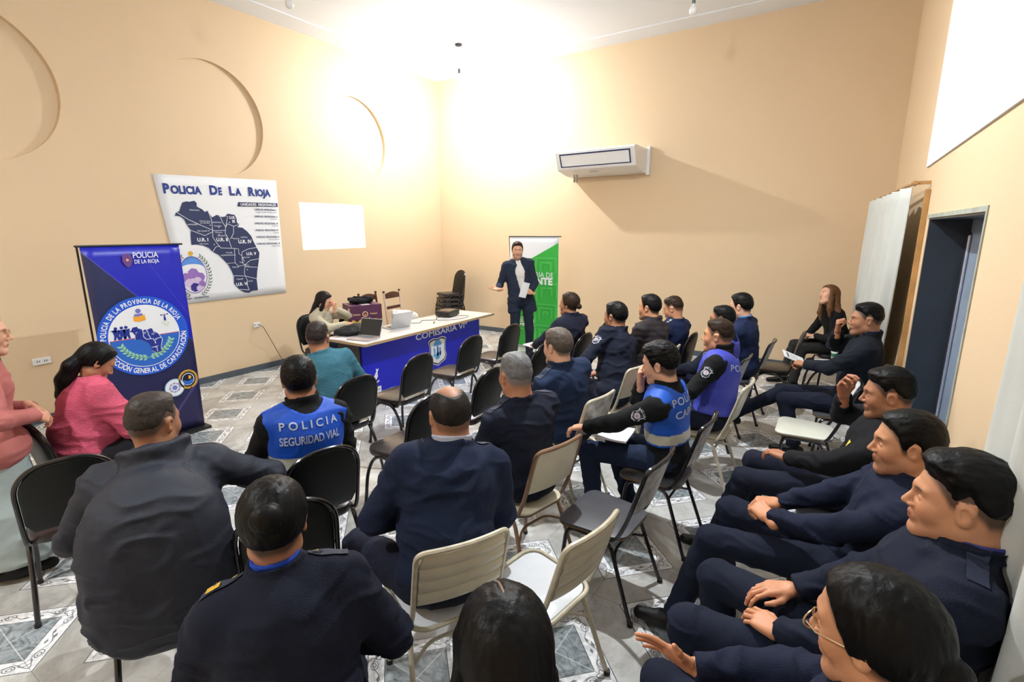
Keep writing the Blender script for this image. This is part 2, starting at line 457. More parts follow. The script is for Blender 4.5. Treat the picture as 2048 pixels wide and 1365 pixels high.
# ---- curtains
M_CURT=mat('white_curtain_cloth',(.56,.58,.55),.85,var=.06,vscale=3,bump=.1,bscale=200)
def curtain(name,p0,p1,z0,z1,n,amp,label,spread=None,seed=1,off=(0,0)):
    rs=random.Random(seed); V=[];F=[]; nu=n*14; nv=26
    ph=[rs.uniform(0,6.28) for _ in range(6)]
    d=Vector((p1[0]-p0[0],p1[1]-p0[1],0)); L=d.length; d.normalize(); nn=Vector((-d.y,d.x,0))
    for j in range(nv+1):
        v=j/nv; z=z1+(z0-z1)*v
        for i in range(nu+1):
            u=i/nu
            uu=u if spread is None else spread(u,v)
            w=amp*(.45+.55*v)*(math.sin(2*PI*n*u+ph[0]+.5*math.sin(3*v+ph[1]))+.35*math.sin(2*PI*n*1.7*u+ph[2]+v))
            p=Vector((p0[0],p0[1],z))+d*(L*uu)+nn*(w+.01*math.sin(5*v+ph[3]))
            V.append((p.x+off[0]*v,p.y+off[1]*v,z))
    for j in range(nv):
        for i in range(nu):
            a=j*(nu+1)+i; F.append((a,a+1,a+nu+2,a+nu+1))
    o=mesh_obj(name,V,F,M_CURT); md=o.modifiers.new('s','SOLIDIFY'); md.thickness=.004; tag(o,label,'curtain'); return o
curtain('curtain',(.26,7.45),(.40,4.98),.06,2.30,7,.05,'long white curtain hanging in the far right corner behind the woman',spread=lambda u,v:u*(1-.42*v*v) ,seed=3)
rd=empty('curtain_rod',(0,0,0)); tag(rd,'wooden curtain pole on the right wall beside the dark doorway','curtain rod')
M_WOODR=mat('varnished_orange_wood',(.52,.28,.10),.35,var=.3)
G().tube([(.30,7.6,2.33),(.43,4.93,2.33)],.012).build('pole',M_WOODR,rd)
G().tube([(.43,4.95,2.33),(.432,4.90,2.33)],[.022,.014]).build('finial',M_WOODR,rd)
g=G(); g.bb((.43,4.97,2.32),(XR,4.985,2.345)); g.bb((.40,7.4,2.32),(XR,7.42,2.345)); g.build('bracket',M_WOODR,rd)
G().bb((XR-.035,4.90,.5),(XR-.0,4.935,2.28),.004).build('window_post',M_WOODR,rd)
curtain('curtain',(.475,2.06),(.49,.2),.05,2.9,8,.022,'long white curtain hanging at the right edge nearest the view',seed=5,off=(0,0))

# ---- wall sockets
M_SOCKW=mat('white_socket_plastic',(.80,.80,.80),.3)
def outlet(y,z,w,label):
    r=empty('wall_socket',(XL,y,z)); tag(r,label,'wall socket')
    G().bb((0,-w/2,-.035),(.022,w/2,.035),.006).build('plate',M_SOCKW,r)
    M=mat('socket_slot_dark',(.03,.03,.03),.5)
    for s_ in (-1,1):
        for e_ in (-.012,.006): G().bb((.021,s_*.03+e_,-.01),(.0235,s_*.03+e_+.006,.01)).build('slot',M,r)
    return r
outlet(1.68,.67,.15,'white double wall socket low on the left wall behind the woman in pink')
outlet(4.08,.68,.10,'white wall socket with plugged black cable below the map')
M_BLK=mat('black_plastic',(.012,.012,.013),.35)
g=G(); g.tube(fillet([(XL+.04,4.08,.68),(XL+.09,4.12,.66),(XL+.04,4.29,.34),(XL+.05,4.40,.07),(XL+.2,4.5,.012),(-6.0,4.75,.01),(-5.3,4.9,.01)],.1),.0045,6)
tag(g.build('power_cable',M_BLK),'thin black cable running from the wall socket down to the floor','cable')

# ---- projector image thrown on the left wall: a real spot of light from a lens (see projector), white screen patch painted
# ---- map poster
MB={}
def cm(name,c,rough=.55):
    if name not in MB: MB[name]=mat('print_'+name,c,rough)
    return MB[name]
WHT=cm('white',(.80,.82,.86)); NAVY=cm('navy',(.018,.03,.10)); BLU=cm('blue',(.01,.05,.38)); 
pm=empty('map_poster',(XL,3.8,1.1)); tag(pm,'large white vinyl poster with a navy map hung on the left wall','poster')
nY,nZ=14,14; V=[];F=[]
c00,c10,c11,c01=Vector((3.175,1.10)),Vector((4.60,1.10)),Vector((4.615,2.73)),Vector((3.01,2.69))
def ps(u,v):
    return c00*(1-u)*(1-v)+c10*u*(1-v)+c11*u*v+c01*(1-u)*v
def pbul(u,v): return .035+.006*math.sin(9*u+2*v)*math.sin(5*v)
for j in range(nZ+1):
    for i in range(nY+1):
        p=ps(i/nY,j/nZ); V.append((pbul(i/nY,j/nZ)*.35,p.x-3.8,p.y-1.1))
for j in range(nZ):
    for i in range(nY):
        a=j*(nY+1)+i; F.append((a,a+1,a+nY+2,a+nY+1))
o=mesh_obj('sheet',V,F,WHT,pm); md=o.modifiers.new('s','SOLIDIFY'); md.thickness=.002
art=Art(lambda y,z,w: Vector((.0165+w,y-3.8,z-1.1)))
MAPO=[(3.21,2.245),(3.246,2.258),(3.296,2.367),(3.344,2.384),(3.379,2.381),(3.446,2.396),(3.47,2.368),(3.465,2.325),(3.495,2.308),(3.529,2.29),(3.556,2.26),(3.596,2.277),(3.61,2.243),(3.638,2.193),(3.703,2.226),(3.741,2.214),(3.771,2.198),(3.812,2.209),(3.85,2.245),(3.943,2.231),(3.964,2.185),(3.964,2.126),(3.998,2.104),(3.963,2.066),(4.032,2.06),(4.09,2.013),(4.146,1.944),(4.167,1.875),(4.207,1.778),(4.239,1.707),(4.213,1.582),(4.174,1.443),(4.153,1.331),(4.154,1.177),(4.068,1.176),(4.014,1.153),(3.951,1.167),(3.892,1.208),(3.849,1.261),(3.82,1.304),(3.832,1.399),(3.808,1.482),(3.777,1.558),(3.708,1.648),(3.662,1.703),(3.59,1.745),(3.546,1.798),(3.475,1.832),(3.391,1.847),(3.336,1.842),(3.338,1.917),(3.343,1.979),(3.355,2.028),(3.316,2.089),(3.291,2.162),(3.25,2.198),(3.191,2.206)]
MAPL=[[(3.216,2.245),(3.349,2.157),(3.485,2.09),(3.626,2.027)],[(3.596,2.277),(3.626,2.167),(3.626,2.027),(3.615,1.938),(3.656,1.86),(3.7,1.793)],[(3.349,2.028),(3.517,1.958),(3.624,2.008)],[(3.626,2.021),(3.795,2.024)],[(3.7,1.793),(3.886,1.781),(3.941,1.772),(3.939,1.705),(3.978,1.676),(3.973,1.581),(4.004,1.545)],[(3.741,2.214),(3.769,2.131),(3.801,2.066),(3.784,1.988),(3.821,1.909),(3.846,1.789)],[(3.727,2.207),(3.845,2.209),(3.801,2.066)],[(3.998,2.104),(3.91,2.079),(3.898,1.987),(3.848,1.908)],[(3.91,2.079),(3.833,2.112),(3.801,2.066)],[(4.208,1.785),(4.082,1.768),(3.984,1.73),(3.976,1.663),(4.003,1.593)],[(4.005,1.551),(4.091,1.609),(4.218,1.623)],[(4.002,1.524),(4.182,1.506)],[(3.886,1.781),(3.869,1.586),(3.739,1.583)],[(3.869,1.586),(3.911,1.537),(4.004,1.545),(3.983,1.429),(3.993,1.393),(4.173,1.337)],[(3.833,1.412),(3.993,1.393),(4.014,1.329),(4.0,1.274),(4.026,1.194)],[(3.59,1.745),(3.637,1.808),(3.69,1.82)],[(3.892,1.215),(4.026,1.194)]]
art.poly(MAPO,NAVY,1)
for L in MAPL: art.line(L,.006,WHT,2)
for t,x,z,s_ in (('U.R. I',3.483,1.885,.062),('U.R. II',3.733,1.882,.062),('U.R.',3.907,2.178,.05),('III',3.918,2.128,.05),('U.R. IV',4.047,1.848,.066),('U.R. V',4.118,1.682,.055),('U.R. VI',3.93,1.268,.058)):
    art.text(t,x,z,s_,WHT,3,'c',0,.035)
for t,x,z in (('VINCHINA',3.43,2.27),('Villa San Jose',3.54,2.135),('de Vinchina',3.54,2.112),('Villa Castelli',3.49,2.01),('LAMADRID',3.38,2.09),('FAMATINA',3.69,2.12),('Famatina',3.70,2.075),('Chilecito',3.70,1.99),('CHILECITO',3.74,1.945),('Villa Union',3.49,1.845),('La Rioja',3.93,1.905),('CAPITAL',4.04,1.92),('Patquia',3.80,1.72),('INDEPENDENCIA',3.79,1.685),('Chamical',4.04,1.645),('Olta',4.04,1.535),('Chepes',3.90,1.35),('Tama',3.96,1.58),('Ulapes',4.06,1.31),('Malanzan',3.87,1.52)):
    art.text(t,x,z,.026,WHT,3)
for x,z in ((3.60,2.09),(3.575,2.02),(3.71,2.065),(3.70,1.97),(3.86,2.13),(3.62,1.84),(3.88,1.92),(3.84,1.725),(3.99,1.65),(4.01,1.545),(4.03,1.48),(3.945,1.36)): art.disc(x,z,.007,WHT,3,8)
art.poly([(4.0,2.345),(4.60,2.358),(4.60,2.412),(4.015,2.403)],NAVY,1)
art.text('UNIDADES  REGIONALES',4.31,2.362,.05,WHT,2,'c',.02,.02,width=.53)
for i,(a,b_) in enumerate((('I','Region Valle del Bermejo'),('II','Chilecito'),('III','Arauco'),('IV','Capital'),('V','Llanos Norte'),('VI','Llanos Sur'))):
    art.text('UNIDAD REGIONAL '+a,4.575,2.30-.0955*i,.036,NAVY,1,'r',0,.02); art.text(b_,4.575,2.268-.0955*i,.032,cm('grey',(.25,.25,.3)),1,'r')
TB=cm('title_blue',(.008,.035,.24))
def cap_text(words,x0,z,big,small,total):
    bd=.05
    ws=[]
    for w in words: ws.append((text_mesh(w[0],bd)[2]*big+.01, text_mesh(w[1:],bd)[2]*small if len(w)>1 else 0))
    tot=sum(a+b_ for a,b_ in ws)+.09*(len(words)-1); k=total/tot; x=x0
    for w,(a,b_) in zip(words,ws):
        art.text(w[0],x,z+(x-x0)*.022,big,TB,1,'l',.022,bd,width=(a-.01)*k)
        if len(w)>1: art.text(w[1:],x+a*k,z+(x-x0)*.022,small,TB,1,'l',.022,bd,width=b_*k-.01)
        # slab serifs
        x+=(a+b_+.10)*k
cap_text(['POLICIA','DE','LA','RIOJA'],3.10,2.475,.155,.128,1.39)
# provincial emblem: oval with hills and laurel
EP=cm('emblem_purple',(.30,.16,.50)); EB=cm('emblem_blue',(.10,.28,.72)); EG=cm('emblem_leaf',(.10,.14,.10)); EPk=cm('emblem_pale',(.62,.50,.72)); ED=cm('emblem_indigo',(.03,.02,.25)); YL=cm('gold',(.75,.42,.04))
ex,ez=3.31,1.46
art.disc(ex,ez,.17,WHT,1,40,.24); art.ring(ex,ez,.165,.01,EP,2,40,.235)
art.disc(ex,ez+.02,.155,EB,2,30,.215,.35,PI-.35); art.disc(ex,ez+.09,.14,WHT,3,24,.05)
for i,(a,b_,r,m_) in enumerate(((-.09,-.03,.065,EP),(.0,.02,.07,EP),(.08,-.03,.06,EP),(-.06,-.10,.06,EPk),(.04,-.08,.055,EPk),(.09,-.12,.045,EP),(.0,-.16,.06,ED),(.05,-.175,.04,EPk))): art.disc(ex+a,ez+b_,r,m_,4+i,7)
for sg in (-1,1):
    for i in range(15):
        a=-PI/2+sg*(.35+i*.155); px,pz=ex+.205*math.cos(a),ez+.275*math.sin(a)
        art.leaf(px,pz,a+sg*.9,.05,.014,EG,1); art.leaf(px,pz,a+sg*2.2,.04,.012,EG,1)
art.disc(ex,ez+.275,.03,YL,1,12)
art.text('LA RIOJA - ARGENTINA',3.29,1.15,.034,NAVY,1,'c',0,.01,width=.35)
art.build('print',pm)

# ---- blue roll-up banner
bl=empty('blue_banner',(-5.4,2.065,0)); tag(bl,'tall blue roll-up banner with a round police academy seal by the left wall','banner')
bl.rotation_euler=(0,0,0)
BW,BH=.775,1.885
MBLK=mat('dark_banner_base',(.010,.011,.035),.4)
def banner_mat(name,f):
    m,nt,b=newmat(name); tc=nt.nodes.new('ShaderNodeTexCoord'); sp=nt.nodes.new('ShaderNodeSeparateXYZ'); nt.links.new(tc.outputs['Object'],sp.inputs[0])
    c=f(nt,N(nt,sp.outputs[1]),N(nt,sp.outputs[2])); nt.links.new(c,b.inputs['Base Color']); b.inputs['Roughness'].default_value=.38; return m
def fblue(nt,y,z):
    n=noise(nt,2,4)
    a=mixc(nt,n.outputs[0],(.006,.012,.40),(.014,.02,.50))
    dark=((z-1.78)+(y+.33)*1.18).lt(0.0)              # diagonal dark field on the left
    c=mixc(nt,dark*.92,a,(.018,.025,.055))
    g_=((z*-1.0)+.98)*2.2
    g_=g_.max(0.0).min(1.0)
    c=mixc(nt,g_*.9,c,(.014,.012,.07))
    l1=((z-1.78)+(y+.33)*1.18).abs().lt(.008); l2=((z-1.62)+(y-.16)*1.9).abs().lt(.006)
    c=mixc(nt,l1.max(l2)*.45,c,(.12,.10,.6))
    l3=((z-.30)-(y-.2)*1.2).abs().lt(.02)
    return mixc(nt,l3*.35,c,(.12,.09,.35))
V=[];F=[];nj=20
for j in range(nj+1):
    for i in range(9):
        v=j/nj; u=i/8; V.append((.012*math.sin(PI*v)+.004*math.sin(7*u+3*v)*math.sin(PI*v)-.05*0, (u-.5)*BW, .03+v*(BH-.03)))
for j in range(nj):
    for i in range(8):
        a=j*9+i; F.append((a,a+1,a+10,a+9))
o=mesh_obj('panel',V,F,banner_mat('blue_banner_print',fblue),bl); md=o.modifiers.new('s','SOLIDIFY'); md.thickness=.0015; md.offset=-1
G().tube([(0,-BW/2-.035,BH+.005),(0,BW/2+.03,BH+.005)],.009).build('top_bar',M_BLK,bl)
G().tube([(-.03,-BW/2-.01,BH),(-.10,-BW/2+.0,.02)],.008).build('pole',M_BLK,bl)
G().bb((-.08,-BW/2,0),(.08,BW/2+.03,.03),.006).build('base',M_BLK,bl)
art=Art(lambda y,z,w: Vector((.019+w,y,z)))
SB=cm('seal_blue',(.006,.09,.62)); SB2=cm('seal_mid_blue',(.02,.13,.55)); LG=cm('leaf_green',(.30,.62,.40)); OR=cm('orange',(.85,.38,.03)); DB=cm('deep_blue',(.008,.025,.28)); RD=cm('thin_red',(.6,.08,.10)); LV=cm('lavender',(.16,.18,.55)); PG=cm('pale_green',(.60,.72,.58))
cx,cz,Rr=-.02,1.055,.372
art.disc(cx,cz,Rr,SB,1,64)
art.disc(cx,cz,.292,WHT,2,64)
art.disc(cx,cz,.285,SB2,3,48,None,PI+.03,2*PI-.03+.0)
art.line([(cx-.285,cz-.006),(cx+.285,cz-.006)],.006,RD,4)
art.arc_text('POLICIA DE LA PROVINCIA DE LA RIOJA',cx,cz,.308,PI-.02-.0,.36,.060,WHT,3,.03)
art.arc_text('DIRECCIÓN GENERAL DE CAPACITACIÓN',cx,cz,.352,PI+.32,2*PI-.02,.066,WHT,3,.03,inside=True)
# map of regions
mo=[(a-3.70)*.25 for a,_ in MAPO]; mz=[(b_-1.78)*.225 for _,b_ in MAPO]
art.poly([(cx+a,cz-.035+b_) for a,b_ in zip(mo,mz)],WHT,5)
art.poly([(cx+a*.96,cz-.035+b_*.96) for a,b_ in zip(mo,mz)],DB,6)
for L in (1,4,5,9,14): art.line([(cx+(a-3.70)*.243,cz-.035+(b_-1.78)*.219) for a,b_ in MAPL[L]],.005,WHT,7)
for t,a,b_ in (('Iº',-.07,.03),('IIº',.0,.02),('IIIº',.035,.058),('IVº',.065,.0),('Vº',.085,-.055),('VIº',.075,-.125)): art.text(t,cx+a,cz+b_,.027,WHT,8)
# group silhouette
for i,a in enumerate((-.225,-.18,-.145)):
    art.disc(cx+a,cz+.105,.014,DB,5,12); art.poly([(cx+a-.028,cz+.085),(cx+a+.028,cz+.09),(cx+a+.02,cz+.04),(cx+a+.025,cz-.002),(cx+a+.007,cz+.0),(cx+a,cz+.03),(cx+a-.010,cz+.0),(cx+a-.026,cz+.0),(cx+a-.018,cz+.04)],DB,5)
art.poly([(cx-.27,cz+.085),(cx-.22,cz+.10),(cx-.22,cz+.07)],DB,5)
# reader with orange book
art.disc(cx-.03,cz+.24,.022,LV,5,16); art.poly([(cx-.065,cz+.212),(cx,cz+.215),(cx+.01,cz+.18),(cx-.07,cz+.18)],LV,5)
art.poly([(cx-.075,cz+.195),(cx-.03,cz+.188),(cx+.015,cz+.20),(cx+.022,cz+.15),(cx-.03,cz+.14),(cx-.075,cz+.148)],OR,6)
# lifter
art.disc(cx+.18,cz+.165,.008,DB,5,10); art.poly([(cx+.172,cz+.155),(cx+.188,cz+.155),(cx+.19,cz+.12),(cx+.17,cz+.12)],DB,5)
art.line([(cx+.155,cz+.175),(cx+.205,cz+.18)],.005,DB,5); art.disc(cx+.152,cz+.175,.007,DB,5,8); art.disc(cx+.208,cz+.18,.007,DB,5,8)
for a,b_ in ((.15,.09),(.18,.1),(.21,.08),(.19,.06),(.17,.07)): art.leaf(cx+a,cz+b_,a*9,.03,.014,PG,5)
# laurel
st=[]
for i in range(16):
    a=PI+.42+(PI-.84)*i/15; r=.215; x,z=cx+r*math.cos(a)*1.03,cz+.01+r*math.sin(a); st.append((x,z))
    if i%1==0:
        art.leaf(x,z,a+PI/2+.75 if i>7 else a-PI/2-.75,.045,.022,LG,5); art.leaf(x,z,a+PI/2-.75 if i>7 else a-PI/2+.75,.04,.02,LG,5)
art.line(st,.006,LG,5)
# heading
art.text('POLICIA',.085,1.775,.072,WHT,2,'c',0,.012,width=.205); art.text('DE LA RIOJA',.088,1.725,.050,WHT,2,'c',0,.01,width=.2)
EPd=cm('crest_plum',(.14,.05,.22))
art.poly([(-.10,1.80),(-.065,1.82),(-.03,1.80),(-.025,1.75),(-.045,1.71),(-.065,1.695),(-.085,1.71),(-.105,1.75)],EPd,2); art.disc(-.065,1.76,.012,cm('crest_peach',(.75,.4,.3)),3,10)
# two small seals
art.disc(.155,.50,.092,cm('seal_rim',(.16,.32,.5)),1,32); art.disc(.155,.50,.083,WHT,2,32); art.ring(.155,.50,.045,.006,LV,3,24); art.disc(.155,.50,.025,LV,3,6)
for i in range(8): art.line([(.155+.03*math.cos(i*PI/4),.50+.03*math.sin(i*PI/4)),(.155+.055*math.cos(i*PI/4),.50+.055*math.sin(i*PI/4))],.005,LV,3)
gx,gz=.285,.555
for i in range(26):
    a=-PI/2+.2+(2*PI-.4)*i/25; art.leaf(gx+.075*math.cos(a),gz+.082*math.sin(a),a+1.2,.035,.013,YL,2)
art.ring(gx,gz,.075,.008,YL,2,32,.082); art.ring(gx,gz,.055,.006,WHT,2,24,.06); art.poly([(gx-.045,gz),(gx,gz-.02),(gx+.045,gz),(gx+.04,gz-.045),(gx,gz-.06),(gx-.04,gz-.045)],SB2,3); art.disc(gx-.012,gz+.02,.02,cm('black',(.01,.01,.01)),3,12); art.disc(gx+.014,gz+.018,.018,YL,3,12)
art.build('seal_print',bl)

# ---- green banner
gb=empty('green_banner',(-4.29,7.40,0)); tag(gb,'tall green and white roll-up banner standing behind the speaker','banner')
GW=.94; GH=1.895
GRN=cm('green',(.03,.42,.05)); GRD=cm('green_dark',(.02,.33,.035)); GRL=cm('green_light',(.10,.55,.12))
V=[];F=[]
for j in range(nj+1):
    for i in range(9): v=j/nj;u=i/8; V.append(((u-.5)*GW,-.008*math.sin(PI*v),.03+v*(GH-.03)))
for j in range(nj):
    for i in range(8): a=j*9+i; F.append((a,a+1,a+10,a+9))
o=mesh_obj('panel',V,F,WHT,gb); md=o.modifiers.new('s','SOLIDIFY'); md.thickness=.0015; md.offset=1
G().tube([(-GW/2-.02,0,GH+.005),(GW/2+.04,0,GH+.005)],.009).build('top_bar',M_BLK,gb)
G().tube([(-GW/2-.015,.0,GH),(-GW/2-.02,.12,.02)],.006).build('pole',M_BLK,gb)
G().bb((-GW/2,-.07,0),(GW/2,.07,.03),.006).build('base',mat('grey_banner_base',(.4,.4,.4),.4,.5),gb)
art=Art(lambda x,z,w: Vector((x,-.012-w,z)))
art.poly([(-GW/2,.032),(GW/2,.032),(GW/2,1.80),(-GW/2,1.32)],GRN,1)
rs=random.Random(4)
def maze(x,z,s,n):
    for i in range(n):
        k=s*(1-i/n); art.line([(x-k,z-k*.8),(x-k,z+k*.8),(x+k,z+k*.8),(x+k,z-k*.5)],.016,GRD if i%2 else GRL,2)
for x,z,s,n in ((.24,1.40,.19,4),(-.2,1.05,.2,4),(.26,.98,.19,4),(.24,.62,.2,5),(-.22,.60,.2,4),(.22,.27,.18,4),(-.24,.25,.18,4),(-.1,1.30,.08,2)): maze(x,z,s,n)
art.text('SECRETARIA DE',.38,1.235,.115,WHT,3,'r',0,0,width=.80); art.text('AMBIENTE',.37,1.115,.155,WHT,3,'r',0,.045,width=.78)
art.text('MINISTERIO DE',.02,.50,.05,WHT,3,'r',0,0,width=.34); art.text('PRODUCCIÓN',.02,.44,.07,WHT,3,'r',0,.03,width=.40); art.text('Y AMBIENTE',.02,.375,.07,WHT,3,'r',0,.03,width=.40)
art.build('green_print',gb)

# ================================================================== DESK
M_TOP=mat('cream_laminate_top',(.76,.74,.72),.22,var=.05)
M_EDGE=mat('dark_edge_band',(.035,.025,.02),.4)
M_DBLUE=mat('blue_desk_panel',(.004,.011,.55),.35,var=.12,vscale=2)
M_DK=mat('black_desk_side',(.012,.012,.016),.4)
dk=empty('desk',(-4.72,5.06,0)); tag(dk,'long blue-fronted desk with cream top in front of the speaker','desk')
# local: +X toward audience, Y along
G().bb((-.36,-1.29,.725),(.34,1.26,.75),.004).build('desk_top',M_TOP,dk)
g=G(); g.bb((.336,-1.295,.722),(.348,1.265,.752)); g.bb((-.366,1.258,.722),(.348,1.268,.752)); g.bb((-.366,-1.298,.722),(.348,-1.288,.752)); g.bb((-.366,-1.29,.722),(-.358,1.26,.752)); g.build('edge_band',mat('wood_edge_band',(.42,.30,.17),.4),dk)
fp=G().bb((.09,-1.14,.02),(.11,1.20,.725),.002).build('front_panel',M_DBLUE,dk)
G().bb((-.30,-1.16,0),(.088,-1.13,.725),.002).build('side_panel',M_DK,dk)
G().bb((-.30,1.17,0),(.088,1.20,.725),.002).build('side_panel',M_DK,dk)
art=Art(lambda y,z,w: Vector((.111+w,y,z)))
WD=cm('desk_white',(.80,.82,.84)); LB=cm('crest_sky',(.10,.38,.72)); NB=cm('crest_black',(.012,.015,.03)); CB2=cm('crest_deep',(.02,.12,.45))
yc=.20
art.text('COMISARIA VIº',.33,.575,.115,WD,1,'c',0,.022,width=1.12)
art.build('lettering',fp); art=Art(art.f)
sh=lambda k,dz=0:[(yc-.15*k,.505+dz),(yc-.08*k,.53+dz),(yc,.515+dz),(yc+.08*k,.53+dz),(yc+.15*k,.505+dz),(yc+.155*k,.47+dz),(yc+.135*k,.42+dz),(yc+.135*k,.34+dz),(yc+.155*k,.26+dz),(yc+.13*k,.195+dz),(yc+.06*k,.17+dz),(yc,.14+dz),(yc-.06*k,.17+dz),(yc-.13*k,.195+dz),(yc-.155*k,.26+dz),(yc-.135*k,.34+dz),(yc-.135*k,.42+dz),(yc-.155*k,.47+dz)]
def scl(P,k): 
    return [(yc+(a-yc)*k,.335+(b_-.335)*k) for a,b_ in P]
B0=sh(1.15)
art.poly(scl(B0,1.06),WD,1); art.poly(scl(B0,1.0),NB,2); art.poly(scl(B0,.90),WD,3)
art.disc(yc,.42,.085,LB,4,24,None,0,PI); art.poly([(yc-.09,.40),(yc-.06,.40),(yc-.05,.33),(yc-.08,.31)],LB,4)
art.poly([(yc-.02,.40),(yc,.43),(yc+.015,.40),(yc+.015,.26),(yc-.02,.26)],CB2,5); art.poly([(yc+.035,.38),(yc+.06,.40),(yc+.06,.27),(yc+.035,.27)],CB2,5); art.poly([(yc-.10,.31),(yc+.08,.33),(yc+.07,.285),(yc-.09,.27)],LB,5); art.disc(yc-.01,.255,.05,LB,4,16,.03)
art.build('crest',fp); art=Art(art.f)
fx=-.98
art.poly([(fx-.05,.13),(fx-.045,.21),(fx+.0,.27),(fx+.035,.32),(fx+.03,.36),(fx+.055,.34),(fx+.08,.355),(fx+.055,.31),(fx+.055,.25),(fx+.02,.205),(fx-.02,.19),(fx-.03,.13)],WD,1)
art.poly([(fx-.01,.175),(fx+.07,.205),(fx+.08,.19),(fx-.01,.155)],WD,1); art.poly([(fx-.06,.05),(fx+.10,.05),(fx+.10,.125),(fx-.06,.125)],WD,1); art.text('LA RIOJA',fx+.02,.075,.035,cm('desk_blue_ink',(.02,.03,.3)),2,'c',0,.01,width=.13)
art.build('flame_logo',fp); art=Art(art.f)
art.poly([(.98,.20),(1.14,.20),(1.14,.27),(.98,.27)],WD,1); art.text('GOBIERNO',1.06,.22,.028,cm('desk_blue_ink',(.02,.03,.3)),2,'c',0,.01,width=.13)
art.ring(.93,.235,.025,.008,WD,1,16); art.disc(.93,.235,.012,WD,1,10)
art.build('government_logo',fp)

# ---- laptops, projector, box, bags on the desk
M_AL=mat('silver_laptop_metal',(.50,.51,.53),.3,.7); M_SCR=mat('dark_laptop_screen',(.02,.026,.03),.12); M_KEY=mat('dark_keys',(.03,.03,.03),.5)
def laptop(x,y,rz,ang,label,dark):
    r=empty('laptop',(x,y,.752),rz); tag(r,label,'laptop')
    G().bb((-.16,-.11,0),(.16,.11,.016),.004).build('keyboard_base',M_AL if not dark else mat('rose_silver_laptop',(.55,.48,.50),.35,.4),r)
    g=G()
    for i in range(12):
        for j in range(4): g.bb((-.14+i*.0235,-.02+j*.028,.0158),(-.14+i*.0235+.019,-.02+j*.028+.022,.018))
    g.build('keys',M_KEY if not dark else M_AL,r)
    G().bb((-.045,-.1,.0158),(.045,-.045,.0168)).build('trackpad',M_AL,r)
    R=Matrix.Rotation(ang,3,'X')
    def rp(p): v=R@Vector(p); return (v.x,v.y+.11,v.z+.012)
    c=rp((0,0,.11)); G().box(c,(.16,.004,.11),R,.003).build('lid',M_AL,r)
    c=rp((0,-.0048,.11)); G().box(c,(.152,.0008,.10),R).build('screen',M_SCR,r)
    return r
laptop(-4.64,3.98,math.radians(10),math.radians(-22),'open laptop with dark screen on the near left end of the desk',True)
laptop(-4.86,4.72,math.radians(-98),math.radians(-22),'open silver laptop seen from behind in the middle of the desk',False)
M_PR=mat('dark_projector_shell',(.022,.018,.016),.35); M_PRT=mat('brown_projector_top',(.16,.11,.075),.4)
pj=empty('projector',(-4.84,5.78,.752),math.radians(100)); tag(pj,'dark boxy projector on the far half of the desk','projector')
G().bb((-.155,-.12,.008),(.155,.12,.088),.016).build('body',M_PR,pj)
G().bb((-.12,-.095,.086),(.12,.095,.094),.004).build('top_cover',M_PRT,pj)
g=G(); g.add(*(lambda q:(q.V,q.F))(G().lathe([(.032,0),(.036,.02),(.028,.024)],(0,0,0),20)))
g.V=[(v[0]+.07,.115+v[2],v[1]+.05) for v in g.V]; g.build('lens',M_BLK,pj)
G().bb((.03,.02,.094),(.11,.07,.0965),.001).build('button_panel',M_BLK,pj)
g=G()
for i in range(8): g.bb((-.157,-.09+i*.022,.025),(-.153,-.078+i*.022,.07))
g.build('vent',M_BLK,pj)
for sx in (-1,1):
    for sy in (-1,1): G().lathe([(.01,0),(.01,.01)],(sx*.12,sy*.09,-.001),10).build('foot',M_BLK,pj)
# projected image: a spot lamp inside the projector lens throws a rectangle on the wall
g=G(); g.tube(fillet([(-4.86,5.62,.80),(-4.84,5.5,.758),(-4.72,5.42,.757),(-4.9,5.25,.757),(-4.75,5.1,.757),(-4.92,4.98,.757)],.08),.004,6)
tag(g.build('projector_cable',M_BLK),'thin black cable running across the desk from the projector','cable')
g=G(); g.tube(fillet([(-4.66,5.82,.765),(-4.56,5.95,.757),(-4.48,5.8,.757),(-4.52,5.55,.757),(-4.7,5.38,.757)],.08),.003,6)
tag(g.build('power_cable',M_BLK),'looped thin cable lying by the desk front edge beside the projector','cable')
for (x,y,rz,lb) in ((-4.62,5.22,.6,'small dark pen lying at the middle of the desk'),(-4.92,4.98,.3,'small dark remote lying behind the silver laptop')):
    g=G(); g.bb((-.05,-.008,0),(.05,.008,.012),.003); o=g.build('pen' if 'pen' in lb else 'remote_control',M_BLK); o.location=(x,y,.752); o.rotation_euler=(0,0,rz+PI/2); tag(o,lb,'pen' if 'pen' in lb else 'remote')
# papers at the near left corner
g=G(); g.bb((-.12,-.16,0),(.12,.16,.004)); o=g.build('paper_stack',mat('pinkish_paper',(.78,.72,.74),.6)); o.location=(-4.92,3.92,.752); o.rotation_euler=(0,0,.3); tag(o,'flat sheets of pale paper on the near left desk corner','paper')
